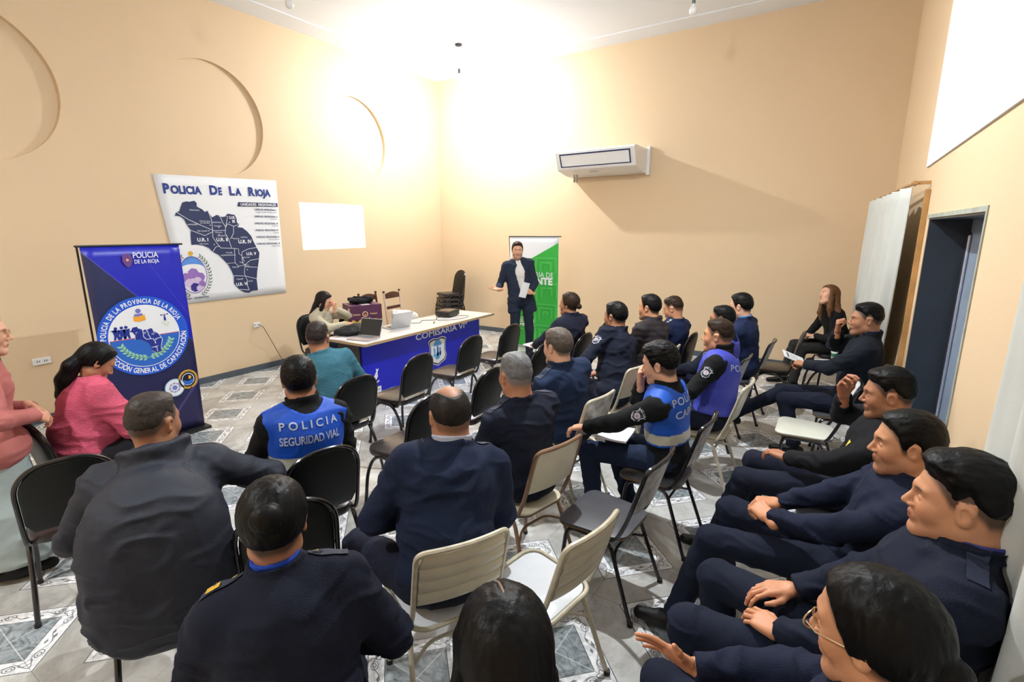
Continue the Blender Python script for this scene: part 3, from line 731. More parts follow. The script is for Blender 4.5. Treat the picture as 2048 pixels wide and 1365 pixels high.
# black bag on desk
# cardboard box on a chair behind the desk
M_BXP=mat('purple_box_print',(.10,.022,.075),.55,var=.25,vscale=10); M_BXY=mat('yellow_box_print',(.62,.40,.06),.55); M_BXW=mat('box_white_tape',(.75,.70,.66),.5)
bx=empty('cardboard_box',(-5.58,4.80,.487),math.radians(-24)); tag(bx,'purple and yellow printed cardboard box behind the desk','box')
G().bb((-.19,-.22,0),(.19,.22,.52),.004).build('carton',M_BXP,bx)
art=Art(lambda y,z,w: Vector((.1912+w,y,z+.16)))
BY=cm('box_yellow',(.68,.44,.07)); BP=cm('box_peach',(.80,.52,.25)); BMr=cm('box_maroon',(.12,.03,.05))
pts=[(-.215,.05)]+[(-.215+.43*i/20,.15+.018*math.sin(i*1.3)) for i in range(21)]+[(.215,.05)]
art.poly(pts,BY,1); art.ring(-.02,.235,.034,.012,BP,2,20); art.disc(-.02,.228,.016,BP,2,3)
art.text('Premium',-.14,.225,.035,BP,2,'c',0,.02,width=.1); art.text('Premium',.10,.225,.035,BP,2,'c',0,.02,width=.1); art.text('Cremi',-.02,.15,.06,cm('box_white',(.85,.8,.7)),3,'c',0,.03,width=.12)
for x,z in ((.15,.11),(-.12,.10),(.05,.09),(.10,.12)): art.disc(x,z,.022,cm('box_lemon',(.75,.55,.15)),2,14)
art.build('front_print',bx)
art=Art(lambda x,z,w: Vector((x,-.2212-w,z+.16)))
art.poly([(-.165,.05),(-.165,.13),(-.05,.16),(.08,.13),(.165,.15),(.165,.05)],BY,1); art.text('Cremi',.0,.14,.06,cm('box_white',(.85,.8,.7)),3,'c',0,.03,width=.12); art.poly([(.10,.22),(.165,.22),(.165,.32),(.10,.32)],cm('box_white',(.85,.8,.7)),2); art.disc(-.07,.20,.02,cm('box_white',(.85,.8,.7)),2,12)
art.build('side_print',bx)
G().bb((-.185,-.06,.520),(.185,.06,.523)).build('tape',M_BXW,bx)
# projector lamp: slide shaped beam thrown by the lens on the left wall
ld=bpy.data.lights.new('projector_beam','POINT'); ld.energy=60; ld.shadow_soft_size=.006; ld.use_nodes=True
lo=bpy.data.objects.new('projector_beam',ld); lo.parent=pj
PX,PY,PZ=-5.02,5.74,.81
lo.matrix_parent_inverse=(Matrix.Translation((-4.84,5.78,.752))@Matrix.Rotation(math.radians(100),4,'Z')).inverted()
lo.rotation_euler=(0,PI/2,0); lo.location=(PX,PY,PZ); COL.objects.link(lo)
nt=ld.node_tree; em=nt.nodes['Emission']
gm=nt.nodes.new('ShaderNodeNewGeometry'); sp=nt.nodes.new('ShaderNodeSeparateXYZ'); nt.links.new(gm.outputs['Incoming'],sp.inputs[0])
ix,iy,iz=[N(nt,sp.outputs[i]) for i in range(3)]
ax=ix.abs().max(1e-4); dd=PX-XL
yy=iy/ax; zz=iz/ax
def rng(v,a,b_): return v.gt(a)*v.lt(b_)
# keep only the directions that reach the picture rectangle on the wall
m2=rng(yy,(4.975-PY)/dd,(6.22-PY)/dd)*rng(zz,(1.725-PZ)/dd,(2.44-PZ)/dd)*ix.lt(0.0)
mm=m2*14.0
nt.links.new(mm.s,em.inputs['Strength'])

# ================================================================== CHAIRS
M_VINYL=mat('black_vinyl_upholstery',(.0045,.006,.0055),.42,spec=.3,bump=.12,bscale=140)
M_VSEAT=mat('brown_black_vinyl_seat',(.028,.022,.024),.28,bump=.1,bscale=60)
M_BTUBE=mat('black_enamel_tube',(.014,.012,.013),.22,coat=.3)
M_CTUBE=mat('cream_enamel_tube',(.62,.56,.42),.32,var=.25,vscale=18)
M_BRTUBE=mat('brown_enamel_tube',(.27,.15,.085),.32,var=.25,vscale=18)
M_FORM=mat('cream_formica',(.66,.60,.45),.3,var=.08,vscale=12)
M_WFORM=mat('white_formica',(.74,.76,.80),.22,var=.04)
M_GSEAT=mat('dark_grey_laminate',(.085,.085,.095),.35,var=.2)
M_GPAN=mat('scuffed_grey_white_panel',(.50,.50,.50),.35,var=.5,vscale=25)
M_WORN=mat('worn_cream_panel',(.60,.57,.48),.4,col2=(.22,.19,.15),vscale=14)
M_PLY=mat('plywood_edge',(.16,.10,.05),.5)
M_RUB=mat('black_rubber_foot',(.012,.012,.012),.6)
def banquet_chair():
    r=empty('banquet_chair'); w=.20
    o=[(x,y) for x,y in roundrect(.42,.41,.10,6)]
    o=[(x*(1-.10*max(0,-y/.2)),y) for x,y in o]
    G().prism(o,lambda u,v,w_:(u,v,.425+w_-.01*abs(u)/.2),.055,.018).build('seat',M_VSEAT,r)
    # arch shaped back
    H=.385
    def arch(wd,h,n=14):
        p=[(-wd+.03,0),(-wd,.05)]
        for i in range(n+1):
            a=PI-PI*i/n; ca,sa=math.cos(a),math.sin(a)
            p.append((math.copysign(abs(ca)**.8,ca)*wd*(1 if sa<.9 else 1),h-.17+.17*sa))
        return p+[(wd,.05),(wd-.03,0)]
    def bf(u,v,w_): 
        t=v/H; return (u,-.185-.075*t-w_-.02*(1-(u/w)**2)*(1) ,.505+v*.985)
    G().prism(arch(w-.01,H),bf,.034,.012).build('backrest',M_VINYL,r)
    pts=[bf(x,z,.017) for x,z in arch(w+.004,H+.006)[1:-1]]
    P=[(-w+.02,.12,.415),(-w-.002,-.17,.415),(-w-.004,-.20,.50)]+pts+[(w+.004,-.20,.50),(w+.002,-.17,.415),(w-.02,.12,.415)]
    G().tube(fillet(P,.05,4),.0115,8).build('back_frame',M_BTUBE,r)
    for s in (-1,1):
        x=s*.205
        lg=G().tube(fillet([(x+s*.02,.205,.0),(x,.18,.28),(x,.09,.43),(x,-.10,.43),(x,-.19,.28),(x+s*.02,-.245,.0)],.14,7),.0125,8)
        lo_=lg.build('leg_frame',M_BTUBE,r)
        for y in (.205,-.245): G().lathe([(.015,0),(.015,.02)],(x+s*.02,y,0),10).build('foot_cap',M_RUB,lo_)
    for y in (.09,-.12): G().tube([(-.205,y,.412),(.205,y,.412)],.009,8).build('crossbar',M_BTUBE,r)
    return r
def school_chair(tube,panel,seatm,ribbed=False,seatframe=False,edge=None):
    r=empty('school_chair'); w=.185
    so=roundrect(.37 if seatframe else .39,.36 if seatframe else .39,.07,5); so=[(x*(1+.10*y/.2),y) for x,y in so]
    G().prism(so,lambda u,v,w_:(u,v+.01,.44+w_-.006*(1-(u/.2)**2)),.012 if not seatframe else .01,.003).build('seat',seatm,r)
    if edge: G().prism(so,lambda u,v,w_:(u*1.004,v*1.004+.01,.428+w_),.012,.002).build('seat_edge',edge,r)
    if seatframe:
        so2=roundrect(.40,.39,.08,5); so2=[(x*(1+.10*y/.2),y+.01,.445) for x,y in so2]
        G().tube(so2,.0105,8,closed=True).build('seat_frame',tube,r)
    # curved back panel between the uprights
    nu,nv=12,20; V=[];F=[]; hw=w-.012; z0,z1=.60,.855
    for k in range(2):
        for j in range(nv+1):
            v=j/nv
            for i in range(nu+1):
                u=-1+2*i/nu; rr=1-.10*max(0,(v-.75)/.25)**2*(abs(u)>.8)
                bulge=.0
                if ribbed: bulge=.009*abs(math.sin(PI*4*v))
                y=-.215-.075*v-.025*(1-u*u)+(.006+bulge if k else -.006-bulge)
                V.append((u*hw*rr,y,z0+(z1-z0)*v))
    n1=(nu+1)*(nv+1)
    for k in range(2):
        for j in range(nv):
            for i in range(nu):
                a=k*n1+j*(nu+1)+i; F.append((a,a+1,a+nu+2,a+nu+1))
    bd=[i for i in range(nu+1)]+[j*(nu+1)+nu for j in range(1,nv+1)]+[nv*(nu+1)+i for i in range(nu-1,-1,-1)]+[j*(nu+1) for j in range(nv-1,0,-1)]
    for i in range(len(bd)): a=bd[i];b_=bd[(i+1)%len(bd)]; F.append((a,b_,b_+n1,a+n1))
    G().add(V,F).build('backrest',panel,r)
    P=[(-w+.01,.16,.425),(-w,-.14,.425),(-w,-.20,.56),(-w,-.285,.865),(-w+.02,-.305,.878)]
    top=[(x,-.295-.028*(1-(x/w)**2),.872) for x in (-.10,0,.10)]
    P=P[:3]+[(-w,-.292,.868)]+top+[(w,-.292,.868)]+[(-p[0],p[1],p[2]) for p in reversed(P[:3])]
    G().tube(fillet(P,.05,5),.0115,8).build('back_frame',tube,r)
    for s in (-1,1):
        x=s*.175
        lo_=G().tube(fillet([(x+s*.035,.185,0),(x+s*.005,.145,.415),(x+s*.005,-.11,.415),(x+s*.035,-.255,0)],.06,5),.0115,8).build('leg_frame',tube,r)
        for y in (.185,-.255): G().lathe([(.015,0),(.015,.022)],(x+s*.035,y,0),10).build('foot_cap',M_RUB,lo_)
    G().tube(fillet([(-.19,-.16,.27),(-.10,-.10,.31),(.10,-.10,.31),(.19,-.16,.27)],.05),.008,8).build('brace',tube,r)
    G().tube([(-.18,.13,.40),(.18,.13,.40)],.008,8).build('crossbar',tube,r)
    return r
PROTO={}
def get(kind):
    mk={'A':banquet_chair,
     'ribbed':lambda:school_chair(M_CTUBE,M_FORM,M_WFORM,True,True),
     'cream':lambda:school_chair(M_CTUBE,M_FORM,M_FORM,False,False,M_PLY),
     'worn':lambda:school_chair(M_CTUBE,M_WORN,M_FORM,False,False,M_PLY),
     'brown':lambda:school_chair(M_BRTUBE,M_FORM,M_FORM,False,False,M_PLY),
     'grey':lambda:school_chair(M_BTUBE,M_GPAN,M_GSEAT,False,False,M_PLY),
     'white':lambda:school_chair(M_BTUBE,M_WFORM,mat('pale_cream_seat',(.72,.72,.62),.25),False,False,M_PLY)}
    if kind not in PROTO: PROTO[kind]=mk[kind](); return PROTO[kind],True
    return copy_tree(PROTO[kind]),False
def chair(kind,x,y,head,label,group=None,z=0):
    o,_=get(kind); o.location=(x,y,z); o.rotation_euler=(0,0,math.radians(head-90)); 
    if 'group' in o.keys(): del o['group']
    tag(o,label,'chair',group); return o
# (kind, seat x, seat y, heading, label)
CH=[
('A',-3.34,2.55,178,'black padded chair under the man in the teal jumper'),
('A',-3.42,3.33,181,'empty black padded chair facing the near half of the blue desk'),
('A',-3.50,4.25,180,'empty black padded chair in front of the shield on the desk'),
('A',-3.50,5.05,178,"empty black padded chair nearest the speaker's legs"),
('A',-2.43,1.60,166,'black padded chair under the man in the road police vest'),
('A',-2.55,2.50,180,'empty black padded chair with mauve-lit seat right of the road police vest'),
('A',-2.58,3.28,180,'empty black padded chair left of the grey-haired man'),
('A',-2.66,4.30,182,'empty black padded chair left of the brown-haired man in blue'),
('A',-2.52,5.02,178,'black padded chair under the woman with the ponytail'),
('A',-2.62,5.85,182,'empty black padded chair behind the ponytail woman, by the far wall'),
('A',-1.52,5.66,176,'black padded chair under the man with star shoulder marks by the far wall'),
('A',-3.46,.84,164,'empty black padded chair behind the woman in the pink jumper'),
('A',-2.37,.855,152,'black padded chair under the broad man in the dark hooded jacket'),
('A',-2.10,1.24,152,'empty black padded chair between the hooded jacket and the hair bun'),
('A',-4.08,1.12,92,'black padded chair under the woman in the pink jumper'),
('ribbed',-1.31,1.46,150,'cream school chair with ribbed back under the balding man'),
('brown',-1.44,2.36,166,'brown-framed school chair with cream back under the grey-haired man'),
('worn',-1.57,3.20,172,'cream school chair with scuffed back under the brown-haired man'),
('cream',-1.60,4.12,168,'cream school chair under the man with two shoulder stars'),
('cream',-1.55,4.93,174,'cream school chair under the man in the quilted brown jacket'),
('ribbed',-.97,1.70,170,'empty cream school chair with white seat in the middle front'),
('grey',-.93,2.42,176,'empty black-framed school chair with dark grey seat'),
('grey',-.84,3.10,178,'black-framed school chair under the man in the bright blue vest'),
('cream',-.75,4.02,178,'cream school chair under the nearer man in the violet-blue vest'),
('grey',-.88,4.88,176,'black-framed school chair under the farther man in the violet-blue vest'),
('grey',-.76,5.72,178,'black-framed school chair under the young man with the light blue collar'),
('A',-.50,6.30,182,'empty black padded chair in front of the woman in black'),
('A',.03,6.78,186,'black padded chair holding a notebook and a paper cup'),
('A',.08,7.42,200,'black padded chair under the woman in the black jumper'),
('grey',.17,5.02,182,'school chair under the man holding his hand to his mouth'),
('white',-.06,4.42,180,'empty black-framed school chair with pale seat in the wall row'),
('grey',.16,3.20,182,'school chair under the man raising his hand beside his face'),
('grey',.17,2.45,182,'school chair under the man with clasped hands in the wall row'),
('grey',.22,1.80,182,'school chair under the large young man nearest the right wall'),
('grey',.10,1.14,182,'school chair under the woman with glasses'),
('ribbed',-1.13,.66,146,'cream school chair with ribbed back under the woman with the hair bun'),
('grey',-.38,.60,140,'school chair under the woman with long straight black hair'),
('A',-5.72,4.22,0,'black padded chair behind the desk under the young woman'),
]
for c in CH: chair(*c)
# stacked black chairs in the far left corner
for k in range(5):
    chair('A',-6.38,7.64+.012*k,248,('black padded chair, %s of the stack in the far left corner'%['lowest','second from the bottom','middle one','second from the top','topmost'][k]),'stacked black chairs in the corner',z=.085*k if k<4 else .34)
# brown wooden chair-backs behind the desk
M_DWOOD=mat('dark_brown_wood',(.10,.035,.02),.4,var=.4,vscale=6,mscale=(1,1,6)); M_PINK=mat('pale_painted_wood',(.70,.52,.42),.5)
def wooden_chair(x,y,h,label,legm):
    r=empty('wooden_chair',(x,y,0),math.radians(h-90)); tag(r,label,'chair','wooden chairs behind the desk')
    G().prism(roundrect(.42,.40,.03),lambda u,v,w_:(u,v,.43+w_),.03,.006).build('seat',M_DWOOD,r)
    for sx in (-1,1):
        G().bb((sx*.19-.018,.15,0),(sx*.19+.018,.186,.43),.004).build('leg',legm,r)
        G().tube([(sx*.19,-.18,0),(sx*.19,-.19,.45),(sx*.19,-.25,1.0)],[.016,.02,.016],8).build('back_post',legm,r)
        G().lathe([(.016,0),(.022,.012),(.018,.03),(.004,.036)],(sx*.19,-.25,1.0),12).build('finial',M_DWOOD,r)
    top=[(-.175,.0)]+[(-.175+.35*i/12,.075+.035*math.sin(PI*i/12)) for i in range(13)]+[(.175,0)]
    G().prism(top,lambda u,v,w_:(u,-.235-w_,.90+v),.022,.004).build('backrest',M_DWOOD,r)
    G().prism([(-.175,0),(.175,0),(.175,.05),(-.175,.05)],lambda u,v,w_:(u,-.225-w_,.72+v),.02,.003).build('back_rail',M_DWOOD,r)
    return r
wooden_chair(-6.12,5.62,4,'dark wooden chair with curved top rail behind the box',M_DWOOD)
wooden_chair(-6.02,6.06,4,'dark wooden chair with pale posts beside the white bag',M_PINK)
chair('A',-5.58,4.80,0,'black padded chair holding the cardboard box behind the desk')
# ================================================================== implicit surfaces
def _vn(P,seed=0):
    """value noise at points P (n,3) -> [-1,1]"""
    I=np.floor(P).astype(np.int64); f=P-I; f=f*f*(3-2*f); out=np.zeros(len(P))
    for dx in (0,1):
        for dy in (0,1):
            for dz in (0,1):
                h=(I[:,0]+dx)*374761393+(I[:,1]+dy)*668265263+(I[:,2]+dz)*2147483647+seed*974634777
                h=(h^(h>>13))*1274126177; h=h^(h>>16); r=(h&0xffff)/32767.5-1
                w=(f[:,0] if dx else 1-f[:,0])*(f[:,1] if dy else 1-f[:,1])*(f[:,2] if dz else 1-f[:,2]); out+=w*r
    return out
def fbm(P,sc,oct=3,seed=0):
    o=0;a=1;t=0
    for i in range(oct): o=o+a*_vn(P*sc*(2**i)+7.3*i,seed+i);t+=a;a*=.5
    return o/t
def rc(a,b,r1,r2=None,k=.03,cut=None,op='u'): return ('rc',np.array(a,float),np.array(b,float),r1,r1 if r2 is None else r2,k,cut,op)
def el(c,r,k=.03,R=None,op='u'): return ('el',np.array(c,float),np.array(r,float),R,None,k,None,op)
def fn(f,k=.005,op='i',box=None): return ('fn',f,box,None,None,k,None,op)
def sdf_mesh(prims,h,pad=None,bounds=None):
    lo=np.array([1e9]*3);hi=-lo
    for p in prims:
        if p[7]!='u': continue
        if p[0]=='rc': m=max(p[3],p[4]); lo=np.minimum(lo,np.minimum(p[1],p[2])-m); hi=np.maximum(hi,np.maximum(p[1],p[2])+m)
        elif p[0]=='el': m=np.max(p[2]) if p[3] is not None else p[2]; lo=np.minimum(lo,p[1]-m); hi=np.maximum(hi,p[1]+m)
        elif p[2] is not None: lo=np.minimum(lo,p[2][0]); hi=np.maximum(hi,p[2][1])
    lo=lo-2.5*h-.01; hi=hi+2.5*h+.01
    n=np.ceil((hi-lo)/h).astype(int)+1
    ax=[(lo[i]+h*np.arange(n[i])).astype(np.float32) for i in range(3)]
    D=np.full(n,1.0,np.float32)
    for p in prims:
        k=p[5]; mg=k+2*h
        if p[0]=='rc': m=max(p[3],p[4])+mg; a=np.minimum(p[1],p[2])-m; b=np.maximum(p[1],p[2])+m
        elif p[0]=='el': m=(np.max(p[2]) if p[3] is not None else p[2])+mg; a=p[1]-m;b=p[1]+m
        elif p[2] is not None: a=np.array(p[2][0])-mg; b=np.array(p[2][1])+mg
        else: a=lo;b=hi
        i0=np.clip(np.floor((a-lo)/h).astype(int),0,n-1); i1=np.clip(np.ceil((b-lo)/h).astype(int)+1,1,n)
        if np.any(i1<=i0): continue
        sl=tuple(slice(i0[q],i1[q]) for q in range(3))
        X=ax[0][sl[0]][:,None,None]; Y=ax[1][sl[1]][None,:,None]; Z=ax[2][sl[2]][None,None,:]
        if p[0]=='rc':
            A,B=p[1],p[2]; ba=B-A; bb=max(ba@ba,1e-9)
            px,py,pz=X-A[0],Y-A[1],Z-A[2]; t=np.clip((px*ba[0]+py*ba[1]+pz*ba[2])/bb,0,1)
            d=np.sqrt((px-t*ba[0])**2+(py-t*ba[1])**2+(pz-t*ba[2])**2)-(p[3]+(p[4]-p[3])*t)
        elif p[0]=='el':
            c=p[1];r=p[2];x,y,z=X-c[0],Y-c[1],Z-c[2]
            if p[3] is not None:
                R=p[3]; x,y,z=R[0,0]*x+R[1,0]*y+R[2,0]*z, R[0,1]*x+R[1,1]*y+R[2,1]*z, R[0,2]*x+R[1,2]*y+R[2,2]*z
            k0=np.sqrt((x/r[0])**2+(y/r[1])**2+(z/r[2])**2); k1=np.sqrt((x/r[0]**2)**2+(y/r[1]**2)**2+(z/r[2]**2)**2)
            d=k0*(k0-1)/np.maximum(k1,1e-6)
        else: d=p[1](X,Y,Z)
        if p[6] is not None:
            for (cp,cn) in p[6]:
                d=np.maximum(d,(X-cp[0])*cn[0]+(Y-cp[1])*cn[1]+(Z-cp[2])*cn[2])
        E=D[sl]
        if p[7]=='u':
            q=np.maximum(k-np.abs(E-d),0)/max(k,1e-6); D[sl]=np.minimum(E,d)-q*q*k*.25
        elif p[7]=='s':
            d=-d; q=np.maximum(k-np.abs(E-d),0)/max(k,1e-6); D[sl]=np.maximum(E,d)+q*q*k*.25
        else:
            q=np.maximum(k-np.abs(E-d),0)/max(k,1e-6); D[sl]=np.maximum(E,d)+q*q*k*.25
    return surf_nets(D,lo,h)
def surf_nets(D,lo,h):
    s=D<0
    c=np.zeros(tuple(np.array(D.shape)-1),np.int8)
    for dx in (0,1):
        for dy in (0,1):
            for dz in (0,1): c+=s[dx:s.shape[0]-1+dx,dy:s.shape[1]-1+dy,dz:s.shape[2]-1+dz]
    act=(c>0)&(c<8); idx=np.argwhere(act)
    if len(idx)==0: return np.zeros((0,3)),np.zeros((0,4),int)
    ids=np.full(act.shape,-1,np.int32); ids[act]=np.arange(len(idx))
    acc=np.zeros((len(idx),3));cnt=np.zeros(len(idx))
    cor=[(a,b,d) for a in (0,1) for b in (0,1) for d in (0,1)]
    vals={q:D[idx[:,0]+q[0],idx[:,1]+q[1],idx[:,2]+q[2]].astype(float) for q in cor}
    for q in cor:
        for axis in range(3):
            if q[axis]: continue
            q2=list(q);q2[axis]=1;q2=tuple(q2); a=vals[q];b=vals[q2]; m=(a<0)!=(b<0)
            t=np.where(m,a/np.where(m,a-b,1),0); P=np.zeros((len(idx),3)); P[:,0]=q[0];P[:,1]=q[1];P[:,2]=q[2]; P[:,axis]+=t
            acc+=P*m[:,None]; cnt+=m
    V=(idx+acc/cnt[:,None])*h+lo
    Q=[]
    for axis in range(3):
        u,v=(axis+1)%3,(axis+2)%3
        sl0=[slice(None)]*3;sl1=[slice(None)]*3; sl0[axis]=slice(0,-1);sl1[axis]=slice(1,None)
        e=s[tuple(sl0)]!=s[tuple(sl1)]; E=np.argwhere(e)
        ok=(E[:,u]>0)&(E[:,v]>0)&(E[:,u]<s.shape[u]-1)&(E[:,v]<s.shape[v]-1); E=E[ok]
        def g(du,dv):
            J=E.copy();J[:,u]-=du;J[:,v]-=dv; return ids[J[:,0],J[:,1],J[:,2]]
        q=np.stack([g(0,0),g(1,0),g(1,1),g(0,1)],1)
        ins=s[E[:,0],E[:,1],E[:,2]]
        q[~ins]=q[~ins][:,::-1]; Q.append(q)
    Q=np.concatenate(Q); Q=Q[(Q>=0).all(1)]
    return V,Q
def vnormals(V,Q):
    n=np.cross(V[Q[:,2]]-V[Q[:,0]],V[Q[:,3]]-V[Q[:,1]]); N_=np.zeros_like(V)
    for i in range(4): np.add.at(N_,Q[:,i],n)
    return N_/np.maximum(np.linalg.norm(N_,axis=1,keepdims=True),1e-9)
def relax(V,Q,it=1,f=.5):
    for _ in range(it):
        A=np.zeros_like(V);c=np.zeros(len(V))
        for i in range(4):
            a=Q[:,i];b=Q[:,(i+1)%4]; np.add.at(A,a,V[b]);np.add.at(A,b,V[a]);np.add.at(c,a,1);np.add.at(c,b,1)
        V=V*(1-f)+f*A/np.maximum(c,1)[:,None]
    return V
def folds(V,Q,amp,sc=11,seed=0,weights=None):
    Nn=vnormals(V,Q); Wp=V+.06*np.stack([fbm(V,5,2,seed+5),fbm(V,5,2,seed+6),fbm(V,5,2,seed+9)],1)
    r=np.clip(1-np.abs(fbm(Wp*np.array([.6,.6,1.5]),sc,2,seed))*3.2,0,1)**1.3; r2=np.clip(1-np.abs(fbm(Wp*np.array([1.3,1.0,.6]),sc*.8,2,seed+31))*3.0,0,1)**1.3
    mk=.25+.75*sst((fbm(V,3.2,2,seed+77)+.35)/.7)
    a=amp*(1.35*r*mk+.7*r2*(1-mk)-.45+.5*fbm(V,sc*.4,2,seed+3))
    if weights is not None: a=a*weights
    return V+Nn*a[:,None]
def folds_old(V,Q,amp,sc=11,seed=0,weights=None):
    Nn=vnormals(V,Q); P=V*np.array([1,1,1.0])+.25*np.stack([fbm(V,4,2,seed+5),fbm(V,4,2,seed+6),fbm(V,4,2,seed+9)],1)
    r=1-np.abs(fbm(P*np.array([.55,.8,1.25]),sc,2,seed))*2.2; f=np.clip(r,-.6,1)**1
    g=.6*fbm(V,sc*.45,2,seed+3)
    a=amp*(f*.6+g)
    if weights is not None: a=a*weights
    return V+Nn*a[:,None]

# ---- materials driven by the colour attribute
def attr_mat(name,rough,sss=0,bump=0,bscale=200,sheen=0,spec=.5,mscale=None):
    m,nt,b=newmat(name); a=nt.nodes.new('ShaderNodeAttribute'); a.attribute_name='Col'
    n=noise(nt,40,3); c=mixc(nt,n.outputs[0],(.92,.92,.92),(1.06,1.06,1.06)); 
    nt.links.new(mixc(nt,1.0,a.outputs['Color'],c,'MULTIPLY'),b.inputs['Base Color']); b.inputs['Roughness'].default_value=rough
    b.inputs['Specular IOR Level'].default_value=spec
    if sss: b.inputs['Subsurface Weight'].default_value=sss; b.inputs['Subsurface Radius'].default_value=(.012,.005,.003)
    if bump:
        n2=noise(nt,bscale,2,mscale=mscale); bp=nt.nodes.new('ShaderNodeBump'); bp.inputs['Strength'].default_value=bump; bp.inputs['Distance'].default_value=.003
        nt.links.new(n2.outputs[0],bp.inputs['Height']); nt.links.new(bp.outputs[0],b.inputs['Normal'])
    return m
M_SKIN=attr_mat('skin',.5,0,.15,250); M_EYE=attr_mat('eye',.1)
HAIR={}
def hair_mat(col):
    k=tuple(col)
    if k in HAIR: return HAIR[k]
    m,nt,b=newmat('hair'); n=noise(nt,90,3,mscale=(1.0,1.0,.14),dist=.4)
    c=mixc(nt,n.outputs[0],tuple(x*.6 for x in col),tuple(min(1,x*1.15) for x in col)); nt.links.new(c,b.inputs['Base Color'])
    b.inputs['Roughness'].default_value=.46; b.inputs['Specular IOR Level'].default_value=.16
    bp=nt.nodes.new('ShaderNodeBump'); bp.inputs['Strength'].default_value=.35; bp.inputs['Distance'].default_value=.005
    nt.links.new(n.outputs[0],bp.inputs['Height']); nt.links.new(bp.outputs[0],b.inputs['Normal']); HAIR[k]=m; return m
CLO={}
def cloth(name,col,rough=.85,sheen=.0,knit=False,shiny=False,spec=.3):
    if name in CLO: return CLO[name]
    m=mat(name,col,rough,var=.12,vscale=5,bump=.35 if not knit else .9,bscale=260 if not knit else 60,mscale=(1,1,3.0) if knit else None,spec=spec,sheen=sheen); CLO[name]=m; return m

# ---- hands
HL={}
def hand_mesh(pose,h=.0028):
    """wrist at origin, fingers to +Y, palm to -Z, thumb on +X"""
    if pose in HL: return HL[pose]
    curl={'relax':(22,30,22),'flat':(6,8,6),'fist':(72,85,55),'hold':(50,60,35),'open':(4,10,8),'claw':(38,55,35)}[pose]
    spread={'relax':3,'flat':5,'fist':0,'hold':2,'open':7,'claw':3}[pose]
    P=[rc((0,-.05,0),(0,.0,0),.026,.024,.01)]
    kn=[(.030,.086,.002),(.0095,.092,.004),(-.011,.088,.003),(-.030,.078,0)]
    for i,(x,y,z) in enumerate(kn): P.append(rc((x*.6,.008,0),(x,y-.006,z),.0175,.0125,.012))
    P.append(el((.0,.045,-.004),(.034,.042,.013),.01))
    L=[(.043,.026,.022),(.048,.030,.024),(.045,.028,.023),(.035,.021,.020)]; R=[.0092,.0095,.009,.0078]
    for i,(x,y,z) in enumerate(kn):
        az=math.radians((1.5-i)*spread); a=0; p=np.array([x,y,z])
        for j in range(3):
            a+=math.radians(curl[j]*(1+.10*(i-1) if pose!='fist' else 1)); d=np.array([math.sin(az)*math.cos(a),math.cos(az)*math.cos(a),-math.sin(a)])
            q=p+d*L[i][j]; P.append(rc(p,q,R[i]*(1-.07*j),R[i]*(.93-.07*j),.003 if j else .006)); p=q
    if pose in('fist','hold'): T=[(.022,.022,-.006),(.042,.050,-.026),(.036,.078,-.042),(.020,.092,-.046)]
    elif pose=='open': T=[(.022,.020,-.002),(.050,.040,-.008),(.078,.062,-.008),(.096,.084,-.004)]
    else: T=[(.022,.020,-.004),(.044,.046,-.016),(.055,.076,-.020),(.056,.102,-.022)]
    for j in range(3): P.append(rc(T[j],T[j+1],(.0165,.0115,.0105)[j],(.012,.0105,.0085)[j],.008))
    V,Q=sdf_mesh(P,h); V=relax(V,Q,1,.4); HL[pose]=(V,Q); return HL[pose]
def n_(v): v=np.array(v,float); return v/max(np.linalg.norm(v),1e-9)
def hand_place(pose,wrist,fwd,palm,left,scale=1.0):
    V,Q=hand_mesh(pose); V=V.copy()*scale; Q=Q.copy()
    # thumb on +X with palm -Z: that is a LEFT hand when fingers point +Y seen from above; mirror for the right
    if not left: V[:,0]*=-1; Q=Q[:,::-1]
    y=n_(fwd); z=-n_(palm); z=n_(z-y*(z@y)); x=np.cross(y,z); R=np.stack([x,y,z],1)
    return V@R.T+np.array(wrist),Q
